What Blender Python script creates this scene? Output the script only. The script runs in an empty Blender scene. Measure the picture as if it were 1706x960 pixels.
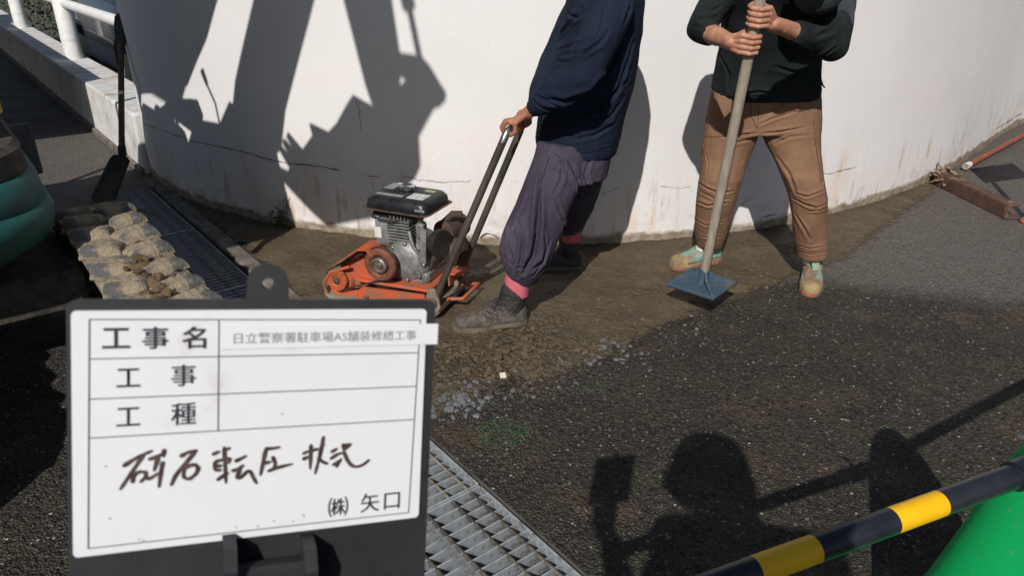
import bpy, bmesh, math, random
import numpy as np
from mathutils import Vector, Matrix, noise
from mathutils.bvhtree import BVHTree
random.seed(7); np.random.seed(7)
R = math.radians
sc = bpy.context.scene
# ------------------------------------------------------------------ camera
FPX, CAMH, PITCH = 1250.0, 1.6, R(25)
cam_d = bpy.data.cameras.new('camera'); cam = bpy.data.objects.new('camera', cam_d)
sc.collection.objects.link(cam); sc.camera = cam
cam.location = (0, 0, CAMH); cam.rotation_euler = (math.pi/2-PITCH, 0, 0)
cam_d.sensor_width = 36; cam_d.lens = 36*FPX/1706; cam_d.clip_start = .02; cam_d.clip_end = 2000
cam_d.dof.use_dof = True; cam_d.dof.focus_distance = 3.4; cam_d.dof.aperture_fstop = 20
# ------------------------------------------------------------------ sky + sun
SUN = Vector((0.198, 0.758, -0.622)).normalized()       # direction the light travels
SUN_EL = math.asin(-SUN.z); SUN_AZ = math.atan2(-SUN.x, -SUN.y)
w = bpy.data.worlds.new('World'); sc.world = w; w.use_nodes = True
nt = w.node_tree; bg = nt.nodes['Background']
sky = nt.nodes.new('ShaderNodeTexSky'); sky.sky_type = 'NISHITA'; sky.sun_disc = False
sky.sun_elevation = SUN_EL; sky.sun_rotation = SUN_AZ % (2*math.pi)
nt.links.new(sky.outputs[0], bg.inputs[0]); bg.inputs[1].default_value = 0.055
sun_d = bpy.data.lights.new('sun', 'SUN'); sun_d.energy = 4.35; sun_d.angle = R(.53); sun_d.color = (1, .965, .92)
sun = bpy.data.objects.new('sun', sun_d); sc.collection.objects.link(sun)
sun.rotation_euler = SUN.to_track_quat('-Z', 'Y').to_euler(); sun.location = (-3, -8, 8)
sc.view_settings.view_transform = 'Standard'; sc.view_settings.look = 'None'
sc.view_settings.gamma = 1; sc.view_settings.use_curve_mapping = False
sc.view_settings.exposure = 0.0
# ------------------------------------------------------------------ pixel -> place (photo is 1706 x 960)
CP, SP = math.cos(PITCH), math.sin(PITCH)
FW, UP, RT, CC = Vector((0, CP, -SP)), Vector((0, SP, CP)), Vector((1, 0, 0)), Vector((0, 0, CAMH))
def ray(x, y): return FW + RT*((x-853)/FPX) - UP*((y-480)/FPX)
def gz(x, y, z=0.):
    d = ray(x, y); return CC + d*((z-CAMH)/d.z)
def gy(x, y, Y):
    d = ray(x, y); return CC + d*(Y/d.y)
MX = Matrix(((.612, .791, 0, 0), (-.791, .612, 0, 0), (0, 0, 1, 0), (0, 0, 0, 1)))   # drain / excavator frame (s, n, z)
def sn(s, n, z=0): return MX @ Vector((s, n, z))
# ------------------------------------------------------------------ helpers
col = sc.collection
class MB:
    def __init__(s, M=None): s.v = []; s.f = []; s.M = M or Matrix(); s.smooth = False
    def add(s, vs, fs):
        b = len(s.v); s.v += [s.M @ Vector(v) for v in vs]; s.f += [tuple(b+i for i in f) for f in fs]
    def box(s, c, size, Rm=None, bev=0.0, seg=1):
        bm = bmesh.new(); bmesh.ops.create_cube(bm, size=1)
        for v in bm.verts: v.co = Vector((v.co.x*size[0], v.co.y*size[1], v.co.z*size[2]))
        if bev > 0: bmesh.ops.bevel(bm, geom=bm.edges[:], offset=bev, segments=seg, affect='EDGES', profile=.5)
        s.addbm(bm, Vector(c), Rm)
    def addbm(s, bm, c=Vector(), Rm=None):
        bm.verts.ensure_lookup_table(); bm.verts.index_update()
        vs = [((Rm @ v.co) if Rm else v.co)+c for v in bm.verts]
        s.add(vs, [[v.index for v in f.verts] for f in bm.faces]); bm.free()
    def tube(s, path, r, n=10, caps=True, flat=1.0, up=None):
        P = [Vector(p) for p in path]; rs = r if isinstance(r, (list, tuple)) else [r]*len(P)
        rings = []; t0 = (P[1]-P[0]).normalized()
        u = Vector(up) if up else (Vector((0, 0, 1)) if abs(t0.z) < .9 else Vector((1, 0, 0)))
        for i, p in enumerate(P):
            t = (P[min(i+1, len(P)-1)]-P[max(i-1, 0)]).normalized()
            u = (u-t*u.dot(t)).normalized(); b = t.cross(u)
            rings.append([p+(u*math.cos(a)*flat+b*math.sin(a))*rs[i] for a in [2*math.pi*k/n for k in range(n)]])
        s.loft(rings, caps)
    def loft(s, rings, caps=True, closed=True):
        n = len(rings[0]); vs = [v for r in rings for v in r]; fs = []
        for i in range(len(rings)-1):
            for k in range(n if closed else n-1):
                a, b = i*n+k, i*n+(k+1) % n
                fs.append((a, b, b+n, a+n))
        if caps:
            fs.append(tuple(reversed(range(n)))); fs.append(tuple(range((len(rings)-1)*n, len(rings)*n)))
        s.add(vs, fs)
    def lathe(s, prof, o, axis, n=20, caps=True):
        ax = Vector(axis).normalized(); u = ax.orthogonal().normalized(); b = ax.cross(u); o = Vector(o)
        s.loft([[o+ax*z+(u*math.cos(2*math.pi*k/n)+b*math.sin(2*math.pi*k/n))*max(r, 1e-4) for k in range(n)] for r, z in prof], caps)
    def prism(s, poly, o, ex, ey, ez, t0, t1):
        o, ex, ey, ez = Vector(o), Vector(ex), Vector(ey), Vector(ez); n = len(poly)
        a = [o+ex*p[0]+ey*p[1]+ez*t0 for p in poly]; b = [o+ex*p[0]+ey*p[1]+ez*t1 for p in poly]
        s.add(a+b, [tuple(reversed(range(n))), tuple(range(n, 2*n))]+[(i, (i+1) % n, n+(i+1) % n, n+i) for i in range(n)])
    def ball(s, c, r, n=12):
        bm = bmesh.new(); bmesh.ops.create_uvsphere(bm, u_segments=n, v_segments=max(6, n*2//3), radius=1)
        rr = Vector(r) if isinstance(r, (tuple, list, Vector)) else Vector((r, r, r))
        for v in bm.verts: v.co = Vector((v.co.x*rr.x, v.co.y*rr.y, v.co.z*rr.z))
        s.addbm(bm, Vector(c))
    def cap(s, a, b, ra, rb, n=12):
        a, b = Vector(a), Vector(b); t = (b-a); L = t.length; t = t.normalized() if L > 1e-6 else Vector((0, 0, 1))
        pr = [(ra*math.cos(x), ra*math.sin(x)) for x in (R(-88), R(-60), R(-30), 0)]
        pr2 = [(rb*math.cos(x), L+rb*math.sin(x)) for x in (0, R(30), R(60), R(88))]
        s.lathe([(r, z) for r, z in pr]+pr2, a, t, n)
    def chain(s, pts, n=12):
        for (a, ra), (b, rb) in zip(pts, pts[1:]): s.cap(a, b, ra, rb, n)
def link(o, parent=None):
    col.objects.link(o)
    if parent is not None: o.parent = parent
    return o
def tag(o, label=None, cat=None, group=None, kind=None):
    if label: o['label'] = label
    if cat: o['category'] = cat
    if group: o['group'] = group
    if kind: o['kind'] = kind
    return o
def root_of(p):
    off = Vector()
    while p is not None: off += p.location; p = p.parent
    return off
def obj(name, mb, m, parent=None, origin=None, smooth=None, rot=None):
    """one mesh object from world-space geometry; origin moves to the thing's base"""
    me = mb if isinstance(mb, bpy.types.Mesh) else bpy.data.meshes.new(name)
    o0 = Vector(origin) if origin is not None else Vector()
    if not isinstance(mb, bpy.types.Mesh):
        base = root_of(parent)+o0
        me.from_pydata([tuple(v-base) for v in mb.v], [], mb.f); me.update()
    else:
        base = root_of(parent)+o0
        me.transform(Matrix.Translation(-base))
    bm = bmesh.new(); bm.from_mesh(me); bmesh.ops.recalc_face_normals(bm, faces=bm.faces[:]); bm.to_mesh(me); bm.free()
    if m is not None: me.materials.append(m)
    if smooth is not None:
        me.shade_smooth()
        if smooth < 170: me.set_sharp_from_angle(angle=R(smooth))
    o = bpy.data.objects.new(name, me); link(o, parent)
    o.location = o0
    return o
def empty(name, loc): 
    o = bpy.data.objects.new(name, None); o.empty_display_size = .1; link(o); o.location = loc; return o
def remesh(mb, voxel, smooth=3, fac=.5):
    me = bpy.data.meshes.new('tmp'); me.from_pydata([tuple(v) for v in mb.v], [], mb.f); me.update()
    bm = bmesh.new(); bm.from_mesh(me); bmesh.ops.recalc_face_normals(bm, faces=bm.faces[:]); bm.to_mesh(me); bm.free()
    o = bpy.data.objects.new('tmp', me); col.objects.link(o)
    md = o.modifiers.new('r', 'REMESH'); md.mode = 'VOXEL'; md.voxel_size = voxel
    if smooth:
        sm = o.modifiers.new('s', 'SMOOTH'); sm.iterations = smooth; sm.factor = fac
    dg = bpy.context.evaluated_depsgraph_get(); out = bpy.data.meshes.new_from_object(o.evaluated_get(dg))
    bpy.data.objects.remove(o); bpy.data.meshes.remove(me); return out
def me_np(me):
    v = np.empty(len(me.vertices)*3, dtype=np.float64); me.vertices.foreach_get('co', v); return v.reshape(-1, 3)
def me_set(me, v): me.vertices.foreach_set('co', v.astype(np.float32).ravel()); me.update()
def me_nrm(me):
    v = np.empty(len(me.vertices)*3, dtype=np.float32); me.vertices.foreach_get('normal', v); return v.reshape(-1, 3).astype(np.float64)
def folds(me, lines, nz=(.004, 9.), nz2=None):
    """cloth folds: lines are (pixel polyline, width m, depth m) traced on the surface; plus loose waviness"""
    co = me_np(me); nr = me_nrm(me); d = np.zeros(len(co))
    bvh = BVHTree.FromPolygons([Vector(c) for c in co], [tuple(p.vertices) for p in me.polygons])
    for px, wd, am in lines:
        pts = []
        for a, b in zip(px, px[1:]):
            for k in range(7):
                f = k/6; h = bvh.ray_cast(CC, ray(a[0]+(b[0]-a[0])*f, a[1]+(b[1]-a[1])*f).normalized())
                if h[0] is not None: pts.append(np.array(h[0]))
        if len(pts) < 2: continue
        P = np.array(pts); best = np.full(len(co), 9.); tt = np.zeros(len(co))
        n = len(P)
        for i in range(n-1):
            ab = P[i+1]-P[i]; L = ab@ab+1e-12; t = np.clip(((co-P[i])@ab)/L, 0, 1)
            dd = np.linalg.norm(co-P[i]-t[:, None]*ab, axis=1); k = dd < best
            best[k] = dd[k]; tt[k] = ((i+t)/(n-1))[k]
        ends = np.sin(np.clip(tt, 0.03, .97)*math.pi)**.5
        w_ = wd*.72; d += am*ends*(-np.exp(-(best/w_)**2)+.8*np.exp(-((best-1.8*w_)/(w_*1.3))**2))
    for (am, fr) in ([nz]+([nz2] if nz2 else [])):
        d += am*np.array([noise.noise(Vector((c[0]*fr, c[1]*fr, c[2]*fr*.7))) for c in co])
    me_set(me, co+nr*d[:, None])
# ------------------------------------------------------------------ materials
def mat(name, c1, c2=None, scale=6., rough=.7, metal=0., bump=0., bscale=60., spec=.4, c3=None, s3=3., lo3=.55, hi3=.7, detail=6, r2=None, stretch=None, coat=0., lo=.35, hi=.65, bdist=.01):
    m = bpy.data.materials.new(name); m.use_nodes = True; N = m.node_tree.nodes; L = m.node_tree.links
    b = N['Principled BSDF']; b.inputs['Roughness'].default_value = rough; b.inputs['Metallic'].default_value = metal
    b.inputs['Specular IOR Level'].default_value = spec; b.inputs['Coat Weight'].default_value = coat
    b.inputs['Base Color'].default_value = (*c1, 1)
    tc = N.new('ShaderNodeTexCoord'); vec = tc.outputs['Object']
    if stretch:
        mp = N.new('ShaderNodeMapping'); mp.inputs['Scale'].default_value = stretch; L.new(vec, mp.inputs[0]); vec = mp.outputs[0]
    def nz(s, d=detail):
        n = N.new('ShaderNodeTexNoise'); n.inputs['Scale'].default_value = s; n.inputs['Detail'].default_value = d
        n.inputs['Roughness'].default_value = .6; L.new(vec, n.inputs['Vector']); return n
    def rng(src, a, c):
        r = N.new('ShaderNodeMapRange'); r.interpolation_type = 'SMOOTHSTEP'
        r.inputs[1].default_value = a; r.inputs[2].default_value = c; L.new(src, r.inputs[0]); return r.outputs[0]
    def mix(f, a, c):
        x = N.new('ShaderNodeMix'); x.data_type = 'RGBA'; L.new(f, x.inputs[0])
        for s, k in ((a, 6), (c, 7)):
            if isinstance(s, tuple): x.inputs[k].default_value = (*s, 1)
            else: L.new(s, x.inputs[k])
        return x.outputs[2]
    out = c1; f = None
    if c2:
        f = rng(nz(scale).outputs[0], lo, hi); out = mix(f, c1, c2)
    if c3: 
        f3 = rng(nz(s3).outputs[0], lo3, hi3); out = mix(f3, out, c3)
    if not isinstance(out, tuple): L.new(out, b.inputs['Base Color'])
    if r2 is not None and f is not None:
        rr = N.new('ShaderNodeMapRange'); L.new(f, rr.inputs[0]); rr.inputs[3].default_value = rough; rr.inputs[4].default_value = r2
        L.new(rr.outputs[0], b.inputs['Roughness'])
    if bump:
        bp = N.new('ShaderNodeBump'); bp.inputs['Strength'].default_value = bump; bp.inputs['Distance'].default_value = bdist
        L.new(nz(bscale, 5).outputs[0], bp.inputs['Height']); L.new(bp.outputs[0], b.inputs['Normal'])
    m['nodes'] = 1
    return m
M = {}
M['concrete'] = mat('concrete', (.20, .18, .155), (.10, .085, .065), 9, .9, bump=.5, bscale=90, c3=(.08, .065, .045), s3=4)
M['channel'] = mat('channel_concrete', (.10, .09, .08), (.05, .045, .04), 9, .9, bump=.4)
M['galv'] = mat('galvanised_steel', (.40, .43, .455), (.27, .29, .30), 18, .42, .35, bump=.15, bscale=120, c3=(.15, .115, .08), s3=34, lo3=.50, hi3=.68, r2=.6)
M['rod_dirty'] = mat('dirty_cross_rod', (.20, .18, .15), (.10, .08, .06), 40, .7, .2, bump=.4, bscale=90)
M['white_paint'] = mat('white_pipe_paint', (.80, .79, .78), (.70, .69, .67), 12, .45, spec=.5)
M['low_wall'] = mat('painted_low_wall', (.66, .65, .63), (.52, .50, .47), 7, .8, bump=.25, bscale=70, c3=(.34, .21, .12), s3=2.6, lo3=.56, hi3=.72)
M['rust'] = mat('rusty_steel', (.115, .056, .040), (.065, .034, .026), 14, .85, bump=.5, bscale=70, c3=(.26, .16, .08), s3=9, lo3=.58, hi3=.72)
M['rust_rod'] = mat('rust_red_rod', (.30, .09, .05), (.18, .06, .035), 20, .75, bump=.3)
M['flake'] = mat('rust_flakes', (.34, .24, .17), (.16, .09, .05), 30, .9, bump=.6, bscale=80)
M['orange'] = mat('orange_machine_paint', (.52, .085, .028), (.40, .095, .045), 13, .65, bump=.25, bscale=80, c3=(.21, .12, .075), s3=15, lo3=.47, hi3=.64)
M['plate'] = mat('worn_plate_steel', (.22, .175, .125), (.32, .27, .21), 14, .55, .35, bump=.2, bscale=60, c3=(.15, .08, .05), s3=10)
M['pulley'] = mat('rusty_pulley', (.13, .05, .03), (.22, .08, .045), 30, .7, .2, bump=.2)
M['pulley_red'] = mat('orange_pulley', (.50, .10, .03), (.25, .07, .03), 26, .6, bump=.2)
M['hub'] = mat('steel_hub', (.30, .27, .24), (.18, .14, .11), 40, .45, .7)
M['alu'] = mat('cast_engine_grey', (.30, .30, .29), (.19, .19, .18), 26, .5, .45, bump=.3, bscale=130, c3=(.10, .085, .06), s3=14)
M['tank'] = mat('black_tank_enamel', (.008, .0085, .011), (.018, .018, .02), 12, .25, spec=.45, r2=.4)
M['rim'] = mat('tank_rim_rust', (.10, .055, .035), (.03, .025, .025), 22, .6, bump=.2)
M['chrome'] = mat('chrome_cap', (.62, .62, .62), (.5, .5, .5), 10, .18, 1.)
M['label'] = mat('decal_white', (.62, .63, .60), (.50, .50, .48), 30, .5)
M['label_grey'] = mat('decal_grey', (.26, .27, .27), (.2, .2, .2), 30, .5)
M['label_green'] = mat('decal_green', (.30, .42, .12), None, rough=.5)
M['black'] = mat('black_metal', (.02, .02, .02), (.04, .035, .03), 18, .55, .2, bump=.1)
M['soot'] = mat('sooty_muffler', (.045, .03, .024), (.085, .05, .035), 18, .8, bump=.4)
M['belt'] = mat('rubber_belt', (.02, .02, .02), (.035, .03, .03), 20, .8)
M['handle'] = mat('worn_steel_tube', (.10, .085, .07), (.20, .17, .14), 10, .42, .65, bump=.1, r2=.3, stretch=(1, 1, .4))
M['handle_bright'] = mat('polished_grip_tube', (.42, .40, .38), (.25, .23, .21), 20, .25, .9)
M['navy'] = mat('navy_sweatshirt', (.0075, .012, .024), (.012, .018, .034), 5, .92, bump=.35, bscale=260, spec=.15, bdist=.002)
M['purple'] = mat('faded_purple_workwear', (.042, .034, .050), (.060, .050, .070), 5, .9, bump=.4, bscale=300, spec=.15, c3=(.17, .165, .20), s3=5.5, lo3=.60, hi3=.74, bdist=.002)
M['sock'] = mat('pink_sock', (.50, .105, .135), (.56, .14, .17), 40, .95, bump=.6, bscale=220, bdist=.003)
M['boot'] = mat('muddy_leather', (.17, .135, .095), (.09, .075, .06), 11, .8, bump=.35, bscale=60, c3=(.026, .024, .024), s3=6, lo3=.50, hi3=.62)
M['boot_dark'] = mat('black_leather', (.022, .02, .02), (.04, .036, .033), 16, .6, bump=.2)
M['lace'] = mat('dark_lace', (.018, .014, .022), None, rough=.9)
M['sole'] = mat('boot_sole', (.16, .13, .09), (.09, .075, .06), 22, .9, bump=.3)
M['skin'] = mat('tanned_skin', (.36, .150, .085), (.26, .105, .062), 30, .6, bump=.5, bscale=160, c3=(.14, .075, .05), s3=55, lo3=.60, hi3=.74, spec=.4, bdist=.002)
M['skin2'] = mat('light_tanned_skin', (.47, .235, .145), (.36, .16, .098), 30, .58, bump=.5, bscale=160, c3=(.24, .12, .08), s3=60, lo3=.60, hi3=.76, spec=.4, bdist=.002)
M['hair'] = mat('black_hair', (.012, .01, .01), None, rough=.7, bump=.5, bscale=120)
M['sweater'] = mat('black_sweater', (.010, .013, .014), (.016, .020, .021), 7, .93, bump=.35, bscale=260, spec=.15, bdist=.002)
M['tan'] = mat('tan_work_trousers', (.168, .092, .055), (.215, .122, .074), 6, .9, bump=.3, bscale=320, spec=.2, bdist=.002)
M['cap'] = mat('charcoal_cap', (.02, .025, .027), (.035, .04, .042), 12, .85, bump=.2)
M['flap'] = mat('slate_neck_flap', (.028, .031, .042), (.04, .043, .055), 12, .9, bump=.2)
M['mint'] = mat('mint_mesh', (.17, .34, .28), (.27, .32, .25), 26, .8, bump=.5, bscale=240, c3=(.24, .185, .12), s3=24, lo3=.47, hi3=.60)
M['sand'] = mat('muddy_shoe_toe', (.34, .25, .12), (.20, .14, .08), 20, .85, bump=.3)
M['brown_tongue'] = mat('brown_suede', (.19, .13, .09), (.25, .18, .12), 20, .9, bump=.4)
M['red_sole'] = mat('red_sole', (.34, .10, .06), (.17, .10, .065), 26, .85)
M['whitep'] = mat('white_panel', (.66, .62, .56), (.5, .45, .4), 22, .7)
M['wood'] = mat('weathered_wood', (.36, .31, .24), (.27, .23, .175), 9, .75, bump=.35, bscale=60, stretch=(9, 9, .7))
M['tamper_blue'] = mat('worn_blue_paint', (.040, .068, .098), (.055, .088, .118), 14, .6, bump=.2, c3=(.13, .11, .085), s3=12, lo3=.52, hi3=.70)
M['tamper_edge'] = mat('worn_steel_edge', (.22, .23, .24), (.12, .14, .16), 30, .5, .4)
M['shovel_dark'] = mat('shovel_steel', (.028, .026, .025), (.05, .044, .036), 12, .65, .4, bump=.2)
M['shovel_wood'] = mat('worn_shovel_shaft', (.065, .05, .036), (.16, .125, .08), 16, .7, bump=.3, stretch=(3, 3, 1), lo=.52, hi=.66)
M['teal'] = mat('teal_machine_paint', (.008, .085, .075), (.012, .065, .058), 6, .55, spec=.4, c3=(.06, .06, .045), s3=5, lo3=.66, hi3=.8)  # teal paint kept dark so its colour carries the shade over the body
M['mat_dark'] = mat('dirty_deck', (.035, .032, .028), (.075, .065, .05), 14, .9, bump=.5)
M['yellow_dull'] = mat('yellow_machine_paint', (.55, .30, .02), (.42, .23, .02), 8, .55)
M['exc_grey'] = mat('machine_grey', (.07, .075, .08), (.11, .11, .11), 10, .6)
M['rubber_mud'] = mat('mud_caked_rubber', (.30, .245, .17), (.22, .175, .12), 10, .95, bump=.8, bscale=45, c3=(.10, .098, .095), s3=11, lo3=.50, hi3=.60, bdist=.02)
M['stripe_y'] = mat('yellow_stripe', (.90, .50, .006), (.84, .44, .006), 8, .42, spec=.4, c3=(.45, .26, .05), s3=60, lo3=.68, hi3=.75)
M['stripe_k'] = mat('black_stripe', (.012, .014, .02), (.022, .024, .03), 14, .35, spec=.5)
M['green'] = mat('green_plastic', (.006, .50, .13), (.005, .45, .115), 3, .42, spec=.45, c3=(.12, .36, .17), s3=50, lo3=.63, hi3=.74, bump=.06, bscale=20)
M['board_black'] = mat('black_sign_plastic', (.020, .021, .024), (.028, .028, .030), 30, .5, bump=.05, c3=(.20, .20, .21), s3=26, lo3=.73, hi3=.78)
M['board_white'] = mat('white_board', (.70, .705, .725), (.685, .685, .70), 40, .45, c3=(.53, .50, .495), s3=30, lo3=.57, hi3=.82)
M['strip_white'] = mat('label_strip', (.70, .705, .725), None, rough=.5)
M['ink'] = mat('printed_ink', (.030, .030, .042), None, rough=.6)
M['ink_grey'] = mat('faded_ink', (.24, .24, .26), None, rough=.6)
M['ink_line'] = mat('rule_ink', (.075, .075, .10), None, rough=.6)
M['marker'] = mat('brown_marker', (.040, .022, .018), (.085, .055, .048), 260, .6)
M['stone'] = mat('blue_grey_stone', (.085, .086, .090), (.155, .156, .160), 90, .8, bump=.4, bscale=200)
M['stone_pale'] = mat('pale_chip', (.33, .31, .28), (.22, .20, .18), 60, .85)
M['stone_dark'] = mat('dark_chip', (.035, .034, .034), (.075, .072, .07), 60, .8, bump=.3)
M['paper'] = mat('paper_scrap', (.70, .64, .50), (.55, .50, .40), 60, .8)
M['moss'] = mat('moss', (.035, .075, .03), (.06, .11, .055), 40, .95)
M['leaf'] = mat('hedge_leaf', (.022, .045, .014), (.045, .075, .022), 6, .7)
M['twig'] = mat('dry_twig', (.20, .15, .09), (.12, .09, .06), 20, .9)
M['carpaint'] = mat('dark_blue_car_paint', (.012, .016, .03), None, rough=.25, coat=.6, spec=.5)
M['carglass'] = mat('car_glass', (.01, .012, .014), None, rough=.05, spec=.8)
M['tyre'] = mat('tyre', (.015, .015, .015), None, rough=.9)
M['plate_white'] = mat('number_plate', (.6, .6, .58), None, rough=.5)
M['phone'] = mat('phone_black', (.01, .01, .012), None, rough=.2)
M['vest'] = mat('grey_work_jacket', (.09, .10, .12), (.12, .13, .15), 6, .9, bump=.3)
M['clod_dry'] = mat('drying_clod', (.125, .092, .054), (.075, .055, .033), 14, .95, bump=.6, bscale=120)
M['soil_clod'] = mat('soil_clod', (.13, .085, .045), (.08, .055, .032), 20, .95, bump=.8)

class NT:   # tiny node helper for the custom ground and wall materials
    def __init__(s, name):
        s.m = bpy.data.materials.new(name); s.m.use_nodes = True; s.N = s.m.node_tree.nodes; s.L = s.m.node_tree.links
        s.b = s.N['Principled BSDF']; s.pos = s.N.new('ShaderNodeNewGeometry').outputs['Position']
    def put(s, node, i, val):
        if hasattr(val, 'default_value') or isinstance(val, bpy.types.NodeSocket): s.L.new(val, node.inputs[i])
        elif isinstance(val, tuple) and len(val) == 3 and node.inputs[i].type == 'RGBA': node.inputs[i].default_value = (*val, 1)
        else: node.inputs[i].default_value = val
    def noise(s, scale, detail=5, vec=None, rough=.6):
        n = s.N.new('ShaderNodeTexNoise'); n.inputs['Scale'].default_value = scale; n.inputs['Detail'].default_value = detail
        n.inputs['Roughness'].default_value = rough; s.L.new(vec or s.pos, n.inputs['Vector']); return n.outputs[0]
    def vor(s, scale, vec=None, feat='F1'):
        n = s.N.new('ShaderNodeTexVoronoi'); n.feature = feat; n.inputs['Scale'].default_value = scale; s.L.new(vec or s.pos, n.inputs['Vector']); return n
    def math(s, op, a, b=0.):
        n = s.N.new('ShaderNodeMath'); n.operation = op; s.put(n, 0, a); s.put(n, 1, b); return n.outputs[0]
    def step(s, a, lo, hi, t0=0., t1=1.):
        n = s.N.new('ShaderNodeMapRange'); n.interpolation_type = 'SMOOTHSTEP'; s.put(n, 0, a)
        for i, v in ((1, lo), (2, hi), (3, t0), (4, t1)): s.put(n, i, v)
        return n.outputs[0]
    def mix(s, f, a, b):
        n = s.N.new('ShaderNodeMix'); n.data_type = 'RGBA'; s.put(n, 0, f); s.put(n, 6, a); s.put(n, 7, b); return n.outputs[2]
    def sep(s, v=None):
        n = s.N.new('ShaderNodeSeparateXYZ'); s.L.new(v or s.pos, n.inputs[0]); return n.outputs
    def scale(s, sc_, v=None):
        n = s.N.new('ShaderNodeMapping'); n.inputs['Scale'].default_value = sc_; s.L.new(v or s.pos, n.inputs[0]); return n.outputs[0]
    def bump(s, h, st, dist=.01, nrm=None):
        n = s.N.new('ShaderNodeBump'); n.inputs['Strength'].default_value = st; n.inputs['Distance'].default_value = dist
        s.L.new(h, n.inputs['Height'])
        if nrm: s.L.new(nrm, n.inputs['Normal'])
        return n.outputs[0]
# asphalt: aggregate of many stones in a dark binder, a worn damp apron and a drier bay beyond
t = NT('asphalt'); X, Y, Z = t.sep()
v1 = t.vor(120); v2 = t.vor(70); sepc = t.sep(v1.outputs['Color']); sepc2 = t.sep(v2.outputs['Color'])
dry_line = t.math('ADD', t.math('SUBTRACT', Y, t.math('MULTIPLY', X, -.27)), t.math('MULTIPLY', t.math('SUBTRACT', t.noise(5), .5), .35))
dry_r = t.step(dry_line, 3.80, 4.06)                       # boundary of the newer bay: y + .27x
far = t.step(Y, 4.2, 4.6)
left = t.step(X, -1.2, -1.6)
dry = t.math('MAXIMUM', t.math('MULTIPLY', dry_r, t.step(X, .6, 1.2)), t.math('MULTIPLY', far, left))
binder = t.mix(t.step(t.noise(2.2), .4, .62), (.020, .018, .014), (.034, .028, .019))
binder = t.mix(t.step(t.noise(3.1), .51, .69, 0., .85), binder, (.076, .048, .023))
binder = t.mix(t.step(t.noise(7.), .64, .72), binder, (.040, .046, .030))
binder = t.mix(dry, binder, (.105, .090, .078))
agg = t.mix(sepc[0], (.008, .007, .005), (.12, .105, .076)); aggd = t.mix(sepc[0], (.040, .035, .030), (.23, .205, .18))
agg = t.mix(dry, agg, aggd)
c = t.mix(t.step(v1.outputs['Distance'], .25, .5, .75, .15), binder, agg)
spk = t.math('MULTIPLY', t.step(sepc[1], .86, .99, 0., .8), t.step(v1.outputs['Distance'], .30, .45, 1., 0.))
c = t.mix(spk, c, (.20, .19, .165))
spk2 = t.math('MULTIPLY', t.step(sepc2[2], .972, .992), t.step(v2.outputs['Distance'], .22, .36, 1., 0.))
c = t.mix(spk2, c, (.36, .34, .30))
v3 = t.vor(48); s3_ = t.sep(v3.outputs['Color'])
st1 = t.math('MULTIPLY', t.step(s3_[0], .80, .84), t.step(t.math('ADD', v3.outputs['Distance'], t.math('MULTIPLY', t.noise(200, 3), .25)), .42, .50, 1., 0.))
c = t.mix(t.math('MULTIPLY', st1, .85), c, t.mix(s3_[1], (.05, .045, .036), (.17, .155, .125)))
pit = t.math('MULTIPLY', t.step(s3_[2], .80, .86), t.step(v3.outputs['Distance'], .30, .45, 1., 0.))
c = t.mix(t.math('MULTIPLY', pit, t.math('SUBTRACT', .8, t.math('MULTIPLY', dry, .4))), c, (.008, .007, .006))
t.L.new(c, t.b.inputs['Base Color'])
t.put(t.b, t.b.inputs.find('Roughness'), t.step(t.noise(2.7), .35, .65, .62, .92)); t.b.inputs['Specular IOR Level'].default_value = .35
t.L.new(t.bump(t.math('SUBTRACT', 1., v1.outputs['Distance']), 1., .008, t.bump(t.math('SUBTRACT', 1., v3.outputs['Distance']), .6, .012)), t.b.inputs['Normal'])
M['asphalt'] = t.m
# damp brown soil
t = NT('mud'); at_ = t.N.new('ShaderNodeAttribute'); at_.attribute_name = 'edge'
c = t.mix(t.step(t.noise(3.2), .38, .62), (.090, .066, .037), (.125, .094, .056))
c = t.mix(t.step(t.noise(26), .42, .70, 0., .6), c, (.076, .056, .032))
c = t.mix(t.step(t.noise(170, 4), .40, .64, 0., .6), c, (.046, .035, .021))
c = t.mix(t.step(t.noise(4.2, 9, rough=.7), .58, .70, 0., .8), c, (.052, .041, .028))
dn_ = t.N.new('ShaderNodeTexNoise'); dn_.inputs['Scale'].default_value = 22; t.L.new(t.pos, dn_.inputs['Vector'])
va = t.N.new('ShaderNodeVectorMath'); va.operation = 'MULTIPLY_ADD'; t.L.new(dn_.outputs['Color'], va.inputs[0]); va.inputs[1].default_value = (.05, .05, .05); t.L.new(t.pos, va.inputs[2])
vc = t.vor(34, va.outputs[0]); vf = t.vor(80, va.outputs[0]); sv = t.sep(vc.outputs['Color']); sv2 = t.sep(vf.outputs['Color'])
px_ = t.sep(); near = t.step(px_[1], 3.25, 2.75); crumb = t.math('MINIMUM', 1., t.math('ADD', t.math('MULTIPLY', t.step(t.noise(2.6), .46, .66), .55), t.math('MULTIPLY', near, .6)))
c = t.mix(t.math('MULTIPLY', t.math('MULTIPLY', sv[0], .45), crumb), c, (.068, .051, .031)); c = t.mix(t.math('MULTIPLY', t.math('MULTIPLY', t.step(sv2[1], .6, 1.), .5), crumb), c, (.165, .130, .082))
c = t.mix(t.step(t.math('MULTIPLY', vc.outputs['Distance'], crumb), .50, .72, 0., .7), c, (.038, .029, .019))  # crevices between crumbs darkened in the colour, standing in for shade
v = t.vor(120); sp = t.sep(v.outputs['Color'])
c = t.mix(t.math('MULTIPLY', t.step(sp[0], .93, .99), t.step(v.outputs['Distance'], .2, .4, 1., 0.)), c, (.26, .25, .24))
t.L.new(c, t.b.inputs['Base Color'])
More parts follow.
